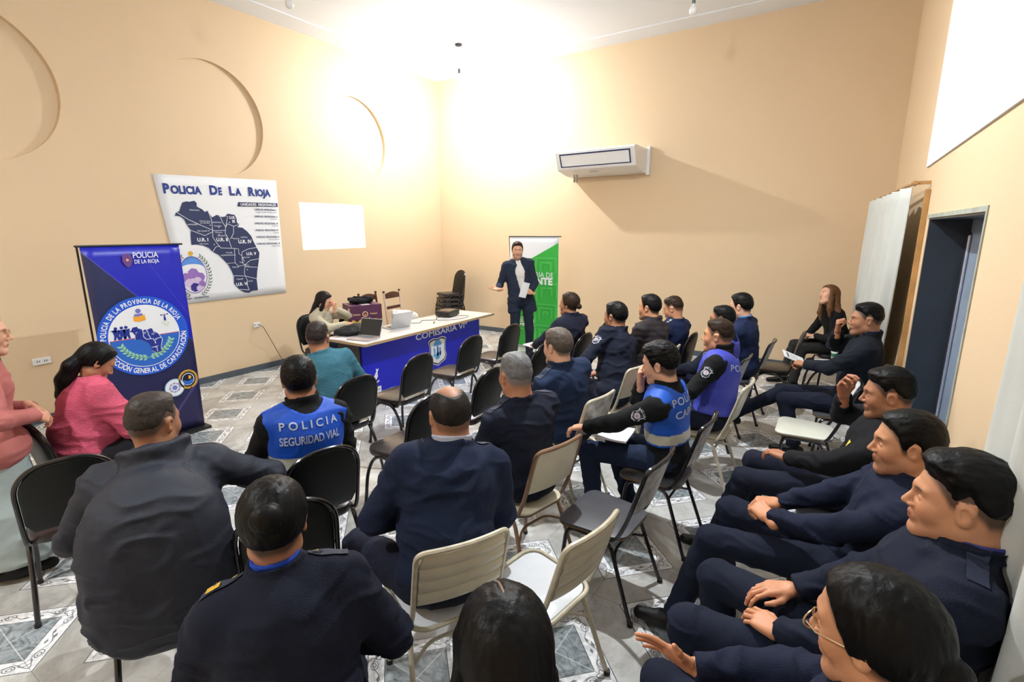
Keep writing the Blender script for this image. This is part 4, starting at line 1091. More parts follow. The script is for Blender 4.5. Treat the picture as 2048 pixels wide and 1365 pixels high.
# ================================================================== people
SK={'a':srgb('c98f6b'),'b':srgb('a87456'),'c':srgb('d9a588'),'d':srgb('9a5f3f')}
BLACK=(.0042,.0038,.0040); DKBR=(.03,.017,.010); BRN=(.09,.045,.022); GREY=(.16,.16,.165); BRG=(.10,.08,.065)
ZY=[-.12,-.06,-.035,-.012,.012,.022,.034,.05,.064,.1]
ZL={'short':[-.050,-.045,-.01,.022,-.018,-.012,.028,.052,.068,.08],
    'fade':[-.035,-.03,.0,.03,.005,.01,.03,.052,.066,.08],
    'f':[-.07,-.07,-.05,-.03,-.03,.0,.03,.055,.072,.085]}
def sst(x): x=np.clip(x,0,1); return x*x*(3-2*x)
def head_prims(sex,jaw=1.0,ears=True):
    f=sex=='f'; j=.92 if f else jaw
    P=[el((0,-.012,.032),(.0765,.098,.088),.01), el((0,.022,-.022),(.062*j,.066,.082),.03),
       rc((.046*j,.0,-.062),(.016,.066,-.098),.026,.020,.03), rc((-.046*j,.0,-.062),(-.016,.066,-.098),.026,.020,.03),
       el((0,.070,-.100),(.022,.020,.018),.02),
       el((.036,.056,-.026),(.025,.020,.026),.025), el((-.036,.056,-.026),(.025,.020,.026),.025),
       rc((.040,.066,.026),(0,.080,.026),.010,.012,.015), rc((-.040,.066,.026),(0,.080,.026),.010,.012,.015),
       rc((0,.084,.014),(0,.106,-.026),.0065,.0105,.010), el((.011,.094,-.031),(.009,.010,.007),.006), el((-.011,.094,-.031),(.009,.010,.007),.006),
       el((.031,.088,.004),(.016,.012,.011),.012,op='s'), el((-.031,.088,.004),(.016,.012,.011),.012,op='s'),
       el((.031,.069,.003),(.0155,.0145,.0115),.004), el((-.031,.069,.003),(.0155,.0145,.0115),.004),
       el((0,.082,-.060),(.026,.014,.018),.012),
       el((0,.0915,-.055),(.019,.0068,.0050),.004), el((0,.0895,-.066),(.017,.0072,.0058),.004),
       rc((-.012,.1015,-.0605),(.012,.1015,-.0605),.0018,.0018,.003,op='s')]
    if ears:
        for s in (-1,1):
            P+=[el((s*.0775,-.008,.0),(.0085,.017,.031),.006), el((s*.080,-.012,.014),(.008,.018,.017),.005), el((s*.085,-.006,.002),(.006,.009,.018),.005,op='s')]
    return P
def head_color(L,skin,hair,style,stub=0.0):
    C=np.tile(np.array(skin),(len(L),1)); x,y,z=L.T
    def mixin(w,c): 
        nonlocal C; w=np.clip(w,0,1)[:,None]; C=C*(1-w)+np.array(c)*w
    mixin(.35*np.exp(-((x/.05)**2*0+((np.abs(x)-.04)/.02)**2+((y-.07)/.03)**2+((z+.03)/.02)**2)),(skin[0]*.95,skin[1]*.62,skin[2]*.55))
    mixin(.75*((np.abs(x)<.021)&(y>.085)&(np.abs(z+.060)<.0105)),(skin[0]*.72,skin[1]*.42,skin[2]*.42))
    mixin(.9*((np.abs(x)<.018)&(y>.085)&(np.abs(z+.0605)<.0018)),(.10,.03,.03))
    mixin(.85*np.exp(-(((np.abs(x)-.031)/.017)**4+((z-.026+.10*np.abs(np.abs(x)-.031))/.0048)**4))*(y>.05),hair)
    mixin(.6*np.exp(-((np.abs(x)-.031)/.018)**4-((z-.0125)/.0022)**2)*(y>.06),(.02,.012,.01))
    if stub: mixin(stub*sst((-.03-z)/.03)*sst((y+.02)/.04)*(1-.6*np.exp(-((x/.02)**2+((z+.06)/.01)**2))),(hair[0]+.02,hair[1]+.015,hair[2]+.012))
    zl=np.interp(y,ZY,ZL[{'fade':'fade','bald':'short'}.get(style,'short' if style in('short','grey') else 'f')])
    g=sst((z-zl+.012)/.028)*(.86 if style!='bald' else .55)
    ear=(np.abs(x)>.0755)&(y>-.034)&(y<.016)&(z<.034)
    if style=='bald': g=g*(1-.8*np.clip(2.2*(1-((x/.048)**2+((y-.02)/.115)**2)),0,1)*(z>.04))
    if style=='long': g=g*(1-.9*np.exp(-(x/.004)**2)*(z>.06)*(y>-.06))
    mixin(g*(~ear),hair)
    return C
def hair_prims(style,thick=.013,chain=None):
    key={'fade':'fade'}.get(style,'short' if style in('short','grey','bald','spiky') else 'f')
    zls=ZL[key]
    c=(0,-.012,.032)
    def cap(X,Y,Z):
        k0=np.sqrt((X/.0765)**2+((Y-c[1])/.098)**2+((Z-c[2])/.088)**2); k1=np.sqrt((X/.0765**2)**2+((Y-c[1])/.098**2)**2+((Z-c[2])/.088**2)**2)
        d=k0*(k0-1)/np.maximum(k1,1e-6)
        zl=np.interp(Y,ZY,zls)
        g=(Z-zl)/(.055 if key=='fade' else .03); g=np.clip(g,-.5,1); g=np.where(g>0,g*g*(3-2*g),g)
        top=np.clip((Z-.06)/.05,0,1)
        tk=thick if style!='bald' else .010
        sdf_=.25 if style=='fade' else .62
        t=-.006+(tk*(sdf_ if key!='f' else 1.0)+.006)*g+ (tk*((.9 if style=='fade' else .55) if style!='bald' else 0) if key!='f' else .002)*top
        if style in('short','fade','spiky'): t=t+.006*np.clip((Y-.03)/.04,0,1)*np.clip((Z-.07)/.03,0,1)
        if style=='bald': t=t-.020*np.clip(1.6*(1-((X/.056)**2+((Y-.03)/.118)**2)),0,1)*np.clip((Z-.04)/.03,0,1)
        if key=='f': t=t-.006*np.exp(-(X/.0045)**2)*np.clip((Z-.05)/.04,0,1)*np.clip((Y+.05)/.05,0,1)*(1 if style=='long' else 0)
        return d-t
    P=[fn(cap,.002,'u',((-.11,-.14,-.11),(.11,.12,.16)))]
    if style=='bun': P+=[el((0,-.128,.045),(.040,.030,.038),.010)]
    if style=='lowbun': P+=[el((0,-.118,-.015),(.032,.026,.028),.010)]
    if style=='ponytail':
        ch=[(0,-.10,.0),(0,-.14,-.03),(0,-.15,-.10),(0,-.145,-.17),(0,-.14,-.21)]
        for i in range(4): P.append(rc(ch[i],ch[i+1],(.024,.030,.032,.024)[i],(.030,.032,.024,.010)[i],.012))
    if style=='longpony' and chain is not None:
        for i in range(4): P.append(rc(chain[i],chain[i+1],(.040,.046,.050,.044)[i],(.046,.050,.044,.016)[i],.02))
    if style in('long','wavy'):
        L=.40 if style=='long' else .30
        P+=[el((0,-.062,-.07),(.088,.055,.12),.03), el((0,-.085,-.06-L*.45),(.100,.040,L*.42),.03)]
        for s in (-1,1):
            P+=[rc((s*.072,.022,.03),(s*.082,.022,-.07),.020,.024,.02), rc((s*.082,.022,-.07),(s*.085,.018 if style=='long' else .035,-.20),.024,.026,.02), rc((s*.085,.018 if style=='long' else .035,-.20),(s*.078,.02,-.29),.026,.010,.02)]
        P+=[fn(lambda X,Y,Z:-(np.sqrt((X/.064)**2+((Y-.045)/.085)**2+((Z+.035)/.112)**2)-1)*.06,.006,'i')]
    return P
PEOPLE=[]
def ik(S,W,l1,l2,pole):
    S=np.array(S,float);W=np.array(W,float); d=W-S; L=np.linalg.norm(d); 
    if L>l1+l2-.012: W=S+d/L*(l1+l2-.012); d=W-S; L=np.linalg.norm(d)
    a=(l1*l1-l2*l2+L*L)/(2*L); hh=math.sqrt(max(l1*l1-a*a,0)); u=d/L; p=np.array(pole,float); p=p-u*(p@u); p=n_(p)
    return S+u*a+p*hh, W
def rotz(v,a): c,s=math.cos(a),math.sin(a); return np.array([v[0]*c-v[1]*s,v[0]*s+v[1]*c,v[2]])
def person(label,x,y,head,hd,o):
    """hd=(world x,y of head, top z); o=options"""
    sex=o.get('sex','m'); w=o.get('w',1.0); near=o.get('near',1.0); stand=o.get('stand',False)
    skin=SK[o.get('skin','b')]; hairc=o.get('hairc',BLACK); style=o.get('hair','short'); hs=o.get('hs',1.08 if sex=='m' else 1.04)
    a=math.radians(head-90); ca,sa=math.cos(-a),math.sin(-a)
    def loc(px,py): dx,dy=px-x,py-y; return dx*ca-dy*sa, dx*sa+dy*ca
    hx,hy=loc(hd[0],hd[1]); top=hd[2]
    hyaw,hpit,htil=[math.radians(v) for v in o.get('hrot',(0,0,0))]
    Rh=(Matrix.Rotation(hyaw,3,'Z')@Matrix.Rotation(-hpit,3,'X')@Matrix.Rotation(htil,3,'Y')); Rh=np.array(Rh)
    HO=np.array([hx,hy,top-.12*hs])
    NB=HO+np.array([0,-.035,-.118*hs])+Rh@np.array([0,-.018,-.01])*.5
    leg=.0
    H0=np.array([0,-.055,.565]) if not stand else np.array([0,0,top*.525])
    if 'hip' in o: H0=np.array(o['hip'],float)
    up=n_(NB-H0); tw=math.radians(o.get('twist',0)); fw=n_(rotz(np.array([0,1.,0]),tw)-up*(rotz(np.array([0,1.,0]),tw)@up)); rt=np.cross(fw,up)
    RT=np.stack([rt,fw,up],1)
    sw=(.172 if sex=='m' else .15)*(.62+.38*w)
    B=lambda s: H0+(NB-H0)*s
    SH={}
    drop=o.get('shrug',0)
    for s,k in ((-1,'L'),(1,'R')): SH[k]=NB+rt*s*sw-up*(.078-drop)-fw*.0
    arms={}
    dfl={'L':((-.10,.27,.665),(-1,-.5,-.5),'relax',(.45,.85,-.1),(0,0,-1)),'R':((.10,.27,.665),(1,-.5,-.5),'relax',(-.45,.85,-.1),(0,0,-1))}
    if stand: dfl={'L':((-.27,.05,top*.50),(-1,-.6,0),'relax',(0,.2,-1),(1,0,0)),'R':((.27,.05,top*.50),(1,-.6,0),'relax',(0,.2,-1),(-1,0,0))}
    for k in 'LR':
        wr,pole,hp,fwd,palm=o.get('arm'+k,dfl[k]); 
        E,Wr=ik(SH[k],wr,.285 if not stand else .305,.255 if not stand else .27,pole); arms[k]=(SH[k],E,Wr,hp,fwd,palm)
    legs={}
    for s,k in ((-1,'L'),(1,'R')):
        if stand: d=((s*.10,.02,top*.285),(s*.11,-.02,.09),(s*.15,1,0))
        else: d=((s*.14,.40,.515),(s*.15,.40,.10),(s*.15,1,0))
        kn,an,ft=o.get('leg'+k,d); legs[k]=(H0+rt*0+np.array([s*.088,.0,.0]),np.array(kn,float),np.array(an,float),n_(ft))
    # ---------- body (skin) : core, head with neck, hands
    cr=.022
    P=[el(H0,(.15,.11,.10),.03,RT),el(B(.3),(.13*w,.10*w,.15),.03,RT),el(B(.68),(.145*w,.10*w,.19),.03,RT),rc(SH['L'],SH['R'],.045,.045,.03)]
    for k in 'LR':
        s_,e_,w_,*_=arms[k]; P+=[rc(s_,e_,.044,.036,.02),rc(e_,w_,.036,.026,.02)]
        h_,kn,an,ft=legs[k]; P+=[rc(h_,kn,.072,.048,.03),rc(kn,an,.048,.034,.02)] if not o.get('skirt') else [rc(h_*np.array([.7,1,1]),kn*np.array([.4,1,1]),.05,.04,.03),rc(kn*np.array([.4,1,1]),an*np.array([.6,1,1]),.04,.03,.02)]
    VV,QQ,CC=[],[],[]; off=0
    def addm(V,Q,C):
        nonlocal off
        VV.append(V);QQ.append(Q+off);CC.append(C);off+=len(V)
    V,Q=sdf_mesh(P,cr); addm(V,Q,np.tile(np.array(skin),(len(V),1)))
    hp=head_prims(sex,o.get('jaw',1.0),style not in('long','wavy'))
    Rinv=Rh.T
    nb=Rinv@(NB-HO)/hs; nb2=Rinv@(NB-up*.07-HO)/hs; nr=(.058 if sex=='m' else .047)*o.get('neck',1.0)
    hp+=[rc((0,-.028,-.03),nb,nr,nr*1.02,.03),rc(nb,nb2,nr*1.02,nr*1.1,.03),]
    for s in (-1,1): hp.append(rc(nb-np.array([0,0,.01]),nb+(Rinv@(rt*s*.10-up*.035))/hs,nr*.8,.035,.03))
    hres=.0034*near
    V,Q=sdf_mesh(hp,hres); C=head_color(V,skin,hairc,style,o.get('stubble',.25 if sex=='m' else 0))
    V=(V*hs)@Rh.T+HO; addm(V,Q,C)
    hw={}
    for k in 'LR':
        s_,e_,w_,hp_,fwd,palm=arms[k]
        if hp_ is None: continue
        V,Q=hand_place(hp_,w_,fwd,palm,k=='L',1.0 if sex=='m' else .9); C=np.tile(np.array(skin)*np.array([1.02,.95,.92]),(len(V),1)); addm(V,Q,C)
    body=np_mesh('person',np.concatenate(VV),np.concatenate(QQ),M_SKIN,np.concatenate(CC))
    body.location=(x,y,0); body.rotation_euler=(0,0,a); tag(body,label,'person')
    # ---------- hair
    if style!='none':
        chn=None
        if style=='longpony':
            s0=HO+Rh@np.array([0,-.085,0.0]); chn=[Rh.T@(q-HO)/hs for q in (s0,s0+np.array([-.01,-.06,-.05]),s0+np.array([-.03,-.10,-.14]),s0+np.array([-.04,-.115,-.24]),s0+np.array([-.04,-.12,-.34]))]
        V,Q=sdf_mesh(hair_prims(style,o.get('thick',.013),chn),.0042*near)
        Nn=vnormals(V,Q); am={'spiky':.0055,'bald':.0012}.get(style,.0028)
        sc_=np.array([1,.38,1]) if style in('short','fade','spiky','grey','bald') else np.array([1,1,.22])
        V=V+Nn*(fbm(V*sc_,85,2,3)*am)[:,None]; V=(V*hs)@Rh.T+HO
        np_mesh('hair',V,Q,hair_mat(hairc),None,body)
    if style=='long':
        pts=[]
        for i in range(12):
            t=math.radians(52+i*7.5); pts.append(np.array([.0,-.012+.098*math.cos(t)*1.13,.032+.088*math.sin(t)*1.165]))
        g=G(); g.tube([(Rh@(q*hs)+HO) for q in pts],.0028,6); g.build('hair_parting',mat('parting_skin',(.20,.12,.09),.6),body)
    # ---------- eyes
    if o.get('eyes',True):
        for s in (-1,1):
            n1,n2=14,10; V=[];F=[]
            for i in range(n2+1):
                t=PI*i/n2
                for j in range(n1): V.append((math.sin(t)*math.cos(2*PI*j/n1),math.cos(t),math.sin(t)*math.sin(2*PI*j/n1)))
            for i in range(n2):
                for j in range(n1): F.append((i*n1+j,i*n1+(j+1)%n1,(i+1)*n1+(j+1)%n1,(i+1)*n1+j))
            V=np.array(V); C=np.where((V[:,1]>.80)[:,None],np.array([.03,.015,.01]),np.array([.72,.70,.68]))
            V=V*np.array([.0085,.0098,.0044])+np.array([s*.0305,.0742,.0028]); V=(V*hs)@Rh.T+HO
            np_mesh('eye',V,np.array(F),M_EYE,C,body)
    # ---------- trousers, shoes
    res=.0088*near
    pc=o.get('pants',('navy_trousers','10162a')); M_P=cloth(*pc)
    if not o.get('skirt'):
        P=[el(H0+up*.0,(.178*(.6+.4*w),.140*(.6+.4*w),.108),.03,RT)]
        if not stand: P=[el(H0,(.176*(.6+.4*w),.140*(.6+.4*w),.105),.04)]
        for k in 'LR':
            h_,kn,an,ft=legs[k]; dn=n_(an-kn); lw=.5+.5*w
            P+=[rc(h_,kn,.088*lw,.064*lw,.03),rc(kn,an-dn*.0,.066*lw,.056,.02,cut=[(an+dn*-.005,dn)])]
        V,Q=sdf_mesh(P,res); V=folds(V,Q,.0075,12,sum(ord(c) for c in label)%97); V=relax(V,Q,1,.3); np_mesh('trousers',V,Q,M_P,None,body)
    else:
        zt=H0[2]+.03
        
        P=[el(H0,(.175,.14,.12),.03),rc(H0,(0,.02,zt*.45),.15,.17,.05),rc((0,.02,zt*.45),(0,.03,.12),.17,.20,.05,cut=[((0,0,.10),(0,0,-1))])]
        V,Q=sdf_mesh(P,res); V=folds(V*np.array([1,1,1]),Q,.014,7,3); np_mesh('skirt',V,Q,M_P,None,body)
    M_S=cloth(*o.get('shoe',('black_shoe_leather','0b0b0c',.25)))
    for k in 'LR':
        h_,kn,an,ft=legs[k]; toe=o.get('toe'+k)
        f=n_(np.array([ft[0],ft[1],ft[2]])); base=an+np.array([0,0,-.055]); sd=n_(np.cross(f,(0,0,1))); upn=np.cross(sd,f)
        hl=base-f*.045; tt=base+f*.17
        P=[rc(hl+upn*.02,base+f*.06+upn*.02,.036,.040,.02),rc(base+f*.06+upn*.012,tt+upn*.005,.040,.032,.02),rc(an+np.array([0,0,.02]),base+f*.02+upn*.02,.038,.042,.02)]
        cp=base-upn*.032; P=[(*p[:6],[(cp,-upn)],p[7]) for p in P]
        V,Q=sdf_mesh(P,.0075*near); sh=np_mesh('shoe',V,Q,M_S,None,body)
    # ---------- top garment
    kind=o.get('kind','jacket'); tc=o.get('top',('navy_jacket','131b33')); M_T=cloth(*tc)
    ew=o.get('sl',1.0); bl=o.get('belly',0.0)
    def torso(g=0.0,up_=True):
        P=[el(H0+up*.015,(.180*(.55+.45*w)+g,.142*(.55+.45*w)+g,.125+g),.03,RT),el(B(.34)+fw*bl*.5,(.160*w+g,.128*w+bl+g,.175+g),.04,RT),
           el(B(.68),(.178*w+g,.132*w+g,.20+g),.04,RT)]
        if sex=='f': P+=[el(B(.62)+fw*.072+rt*.06,(.068,.05,.065),.05,RT),el(B(.62)+fw*.072-rt*.06,(.068,.05,.065),.05,RT)]
        for k in 'LR': P.append(rc(NB-up*.012-fw*.005,SH[k],.050+g,.064*(.55+.45*w)+g,.05))
        return P
    P=torso()
    if stand and kind=='suit': P+=[el(B(.22),(.172*w,.135*w,.20),.04,RT),el(B(.5),(.182*w,.138*w,.20),.04,RT)]
    for q in o.get('extra',[]): P.append(q)
    for k in 'LR':
        s_,e_,w_,*_=arms[k]; d=n_(w_-e_)
        P+=[rc(s_,e_,.066*ew*(.6+.4*w),.054*ew,.04),rc(e_,w_,.056*ew,.041*ew,.015,cut=[(w_-d*.012,d)])]
    tuck=o.get('hem')
    HNB=NB+n_(HO-NB)*.0
    nd=n_(HO+Rh@np.array([0,-.03,-.06])-NB); nd=n_(nd*.6+up*.4)
    ch=o.get('collar',.028); cc=NB+nd*.012
    def coll(r0,h0,th,open_=0.0,ctr=cc):
        def f(X,Y,Z):
            px,py,pz=X-ctr[0],Y-ctr[1],Z-ctr[2]; ax_=px*nd[0]+py*nd[1]+pz*nd[2]
            qx,qy,qz=px-ax_*nd[0],py-ax_*nd[1],pz-ax_*nd[2]; rr=np.sqrt(qx*qx+qy*qy+qz*qz)
            fr=(qx*fw[0]+qy*fw[1]+qz*fw[2])
            d=np.sqrt((rr-r0-.010*np.clip(ax_/.04,-.5,1))**2+np.maximum(np.abs(ax_)-h0,0)**2)-th
            if open_>0: d=np.maximum(d,(fr-r0*open_))
            return d
        m=r0+h0+.04; return fn(f,.012,'u',(ctr-m,ctr+m))
    nrr=nr*hs
    if kind!='suit':
        if ch>0: P.append(coll(nrr+.014,ch,.008,o.get('copen',.75)))
    if kind=='jacket' and ch>.012 and not o.get('vest'):
        for s in (-1,1): P.append(rc(cc+rt*s*(nrr*.85)+fw*nrr*.6,NB-up*.045+rt*s*.040+fw*(.092*(.5+.5*w)),.013,.010,.012))
    if kind=='hoodie':
        P.append(coll(nrr+.045,.028,.022,.5,NB-fw*.03+nd*.006)); P.append(el(NB-fw*.10-up*.02,(.11,.05,.07),.03,RT))
    if kind=='sweater': P.append(coll(nrr+.010,.008,.007))
    P.append(rc(NB-up*.02,NB+nd*.16,nrr+.004,nrr+.012,.008,op='s'))
    if kind=='suit':
        def open_front(X,Y,Z):
            px,py,pz=X-H0[0],Y-H0[1],Z-H0[2]; u=px*rt[0]+py*rt[1]+pz*rt[2]; v=px*fw[0]+py*fw[1]+pz*fw[2]; q=px*up[0]+py*up[1]+pz*up[2]
            wd=.030+.055*np.clip((q-.18)/.30,0,1)-.05*np.clip((q-.42)/.12,0,1)
            return np.minimum(wd-np.abs(u+.005),v-.01)
        P+=[rc(H0-rt*.11,H0-rt*.125-up*.14,.10,.105,.03,cut=[(H0-up*.20,-up)]),rc(H0+rt*.11,H0+rt*.125-up*.14,.10,.105,.03,cut=[(H0-up*.20,-up)])]
        P.append(fn(open_front,.008,'i'))
        SPr=[el(B(.34),(.146*w,.112*w,.185),.04,RT),el(B(.68),(.164*w,.117*w,.20),.04,RT),el(H0+up*.05,(.155,.112,.10),.03,RT)]+[rc(NB-up*.03,SH[k]-up*.01,.045,.045,.05) for k in 'LR']+[coll(nrr+.008,.026,.005,.80),rc(NB-up*.02,NB+nd*.16,nrr+.002,nrr+.006,.006,op='s')]
        V,Q=sdf_mesh(SPr,.008); V=folds(V,Q,.003,12,4); np_mesh('shirt',V,Q,cloth('white_shirt','e8e4de',.8),None,body)
        # belt
        V,Q=sdf_mesh([el(H0+up*.005,(.158,.118,.11),.01,RT)],.012)
    if o.get('puff'):
        pass
    V,Q=sdf_mesh(P,res)
    sd_=sum(ord(c) for c in label)%89
    V=folds(V,Q,o.get('fold',.0115),10,sd_)
    if o.get('puff'):
        Nn=vnormals(V,Q); q=(V-H0)@up; V=V+Nn*(.007*np.abs(np.sin(q*PI/.055)))[:,None]
    V=relax(V,Q,1,.35)
    jk=np_mesh({'sweater':'jumper','suit':'suit_jacket'}.get(kind,'jacket'),V,Q,M_T,None,body)
    bv=BVHTree.FromPolygons([tuple(v) for v in V],[tuple(q) for q in Q])
    surf=bv
    # ---------- vest
    if o.get('vest'):
        vc=o['vest']
        P=torso(.011)
        for k in 'LR':
            s_,e_,w_,*_=arms[k]; sg=-1 if k=='L' else 1
            P.append(rc(s_+rt*sg*.055-up*.03,e_+rt*sg*.02,.078,.085,.01,op='s')); P.append(rc(s_+rt*sg*.075+up*.03,s_+rt*sg*.14+up*.06,.055,.09,.012,op='s'))
            P.append(rc(e_,w_,.085,.07,.01,op='s'))
        P.append(rc(NB-up*.02-fw*.02,NB+nd*.16,nrr+.030,nrr+.05,.01,op='s'))
        P.append(fn(lambda X,Y,Z:-((X-H0[0])*up[0]+(Y-H0[1])*up[1]+(Z-H0[2])*up[2])+o.get('vz',.0),.004,'i'))
        V,Q=sdf_mesh(P,res*.9); V=folds(V,Q,.004,9,sd_); V=relax(V,Q,1,.35)
        st=o.get('vstripe',None)
        col=np.tile(np.array(srgb(vc)),(len(V),1))
        if st is not None:
            q=(V-H0)@up; m=(q>st[0])&(q<st[1]); col[m]=(.50,.48,.40)
        if 'vest_fabric' not in CLO: CLO['vest_fabric']=attr_mat('vest_fabric',.55,0,.3,220,spec=.35)
        vs_=np_mesh('vest',V,Q,CLO['vest_fabric'],col,body); surf=BVHTree.FromPolygons([tuple(v) for v in V],[tuple(q) for q in Q])
        def bk(u,v,wv):
            oo=Vector(B(.62)-fw*.6+rt*u+up*v); h=surf.ray_cast(oo,Vector(fw)); 
            p=h[0] if h[0] is not None else oo+Vector(fw)*.45
            return p-Vector(fw)*(.0035+wv)
        for (t,v,sz,wd,spc) in o.get('vtext',[]):
            art=Art(bk); art.text(t,.0,v,sz,cm('vest_silver',(.40,.46,.62),.4),1,'c',0,.02,width=wd,spacing=spc); art.build('lettering',vs_)
    # ---------- sleeve crests and shoulder straps
    def sleeve(k,t):
        s_,e_,w_,*_=arms[k]; sg=-1 if k=='L' else 1; ax_=n_(e_-s_); c=s_+(e_-s_)*t; out=n_(rt*sg-ax_*(rt*sg@ax_)); 
        if abs(ax_@(rt*sg))>.8: out=n_(up-ax_*(up@ax_))
        out=n_(out+o.get('pdir',0)*fw); out=n_(out-ax_*(out@ax_)); tg=np.cross(ax_,out)
        def f(u,v,wv):
            p0=Vector(c+out*.2+tg*u-ax_*v); h=bv.ray_cast(p0,Vector(-out)); p=h[0] if h[0] is not None else p0-Vector(out)*.13
            return p+Vector(out)*(.002+wv)
        return f
    for k in o.get('crest',''):
        art=Art(sleeve(k,.42)); Wt=cm('crest_silver',(.52,.55,.62)); Dk=cm('crest_dark',(.06,.06,.09)); Rd=cm('crest_rose',(.45,.25,.25))
        shd=[(-.032,.03),(-.018,.04),(0,.034),(.018,.04),(.032,.03),(.028,.008),(.034,-.012),(.02,-.032),(0,-.042),(-.02,-.032),(-.034,-.012),(-.028,.008)]
        art.poly(shd,Wt,1); art.poly([(p[0]*.78,p[1]*.78) for p in shd],Dk,2); art.disc(0,0,.019,Wt,3,14); art.disc(0,-.002,.010,Rd,4,10)
        art.arc_text('POLICIA',0,-.004,.044,PI*.80,PI*.20,.014,Wt,1,.02)
        art.build('sleeve_crest',jk)
    for k,mk in o.get('strap',{}).items():
        sg=-1 if k=='L' else 1; c=NB-up*.02+rt*sg*.085; e=NB-up*.04+rt*sg*(sw+.035); ax_=n_(e-c); L=np.linalg.norm(e-c)
        def f(u,v,wv):
            p0=Vector(c+ax_*u+fw*(v+.0)+up*.15); h=bv.ray_cast(p0,Vector(-up)); p=h[0] if h[0] is not None else p0-Vector(up)*.1
            return p+Vector(up)*(.003+wv*1.5)
        art=Art(f); Mk=cloth(*o.get('strapc',tc)); n=6
        for i in range(n): art.poly([(L*i/n,-.024),(L*(i+1)/n,-.024),(L*(i+1)/n,.024),(L*i/n,.024)],cm('strap_navy',(.010,.016,.042),.7),2)
        gold=cm('badge_gold',(.72,.45,.05),.35); silv=cm('badge_silver',(.80,.82,.85),.35)
        if mk=='stars':
            for u0 in (.03,.075):
                pts=[(u0+(.017 if i%2==0 else .008)*math.cos(i*PI/5),(.017 if i%2==0 else .008)*math.sin(i*PI/5)) for i in range(10)]; art.poly(pts,silv,4)
        if mk=='bar': art.poly([(L-.05,-.018),(L-.015,-.018),(L-.015,.018),(L-.05,.018)],gold,4); art.disc(.02,0,.008,gold,4,10)
        if mk=='button': art.disc(.02,0,.009,gold,4,12)
        art.build('shoulder_strap',jk)
    if o.get('stripe3'):
        def f(u,v,wv):
            p0=Vector(NB-rt*.12+rt*u-fw*v+up*.2); h=bv.ray_cast(p0,Vector(-up)); p=h[0] if h[0] is not None else p0-Vector(up)*.1
            return p+Vector(up)*(.003+wv)
        art=Art(f)
        for i in range(3): art.poly([(-.02,-.03+i*.02),(.05,-.035+i*.02),(.05,-.025+i*.02),(-.02,-.02+i*.02)],WHT,1)
        art.build('white_stripes',jk)
    if o.get('badge'):
        bx_,bz_,bm=o['badge']
        def f(u,v,wv):
            p0=Vector(B(bz_)+rt*(bx_+u)+up*v+fw*.5); h=bv.ray_cast(p0,Vector(-fw)); p=h[0] if h[0] is not None else p0-Vector(fw)*.36
            return p+Vector(fw)*(.003+wv)
        art=Art(f); art.poly([(-.018,-.016),(.012,-.02),(.018,.014),(-.012,.018)],cm(bm,(.72,.50,.04) if 'gold' in bm else (.7,.7,.7)),1); art.build('chest_badge',jk)
    # inner collar or scarf
    if o.get('inner'):
        V,Q=sdf_mesh([coll(nrr+.006,.020 if o['inner'][2]<1 else .030,.0055 if o['inner'][2]<1 else .014,.9 if o['inner'][2]<1 else 0,NB+nd*(.030 if o['inner'][2]<1 else .038))],.0045*near)
        if len(V): np_mesh('collar' if o['inner'][2]<1 else 'neck_warmer',folds(V,Q,.002,20,1),Q,cloth(o['inner'][0],o['inner'][1]),None,body)
    if o.get('glasses'):
        g=G(); 
        for s in (-1,1): g.tube([(s*.031+.021*math.cos(t),.099+.004*math.cos(2*t),.002+.018*math.sin(t)) for t in [2*PI*i/18 for i in range(18)]],.0017,6,closed=True); g.tube([(s*.052,.097,.006),(s*.074,.07,.006),(s*.081,.0,.006),(s*.080,-.02,-.006)],.0016,6)
        g.tube([(-.011,.101,.004),(0,.105,.007),(.011,.101,.004)],.0016,6)
        g.V=[tuple(Rh@(np.array(v)*hs)+HO) for v in g.V]; g.build('glasses',mat('gold_wire_frame',(.62,.42,.22),.3,.7),body)
    # world helpers
    Mw=Matrix.Translation((x,y,0))@Matrix.Rotation(a,4,'Z')
    body['_']=0; del body['_']
    return dict(root=body,arms=arms,legs=legs,M=Mw,a=a,B=B,up=up,fw=fw,rt=rt,HO=HO,NB=NB)
NJ=('navy_jacket','0d1428'); BJ=('black_jacket','07080b'); DN=('dark_navy_shirt','0a1126'); BLJ=('blue_jacket','172846')
NP=('navy_trousers','0b1020'); GP=('charcoal_trousers','121316')
FAR=1.7; MID=1.35
P_={}
def pp(key,label,x,y,head,hd,**o): P_[key]=person(label,x,y,head,hd,o)
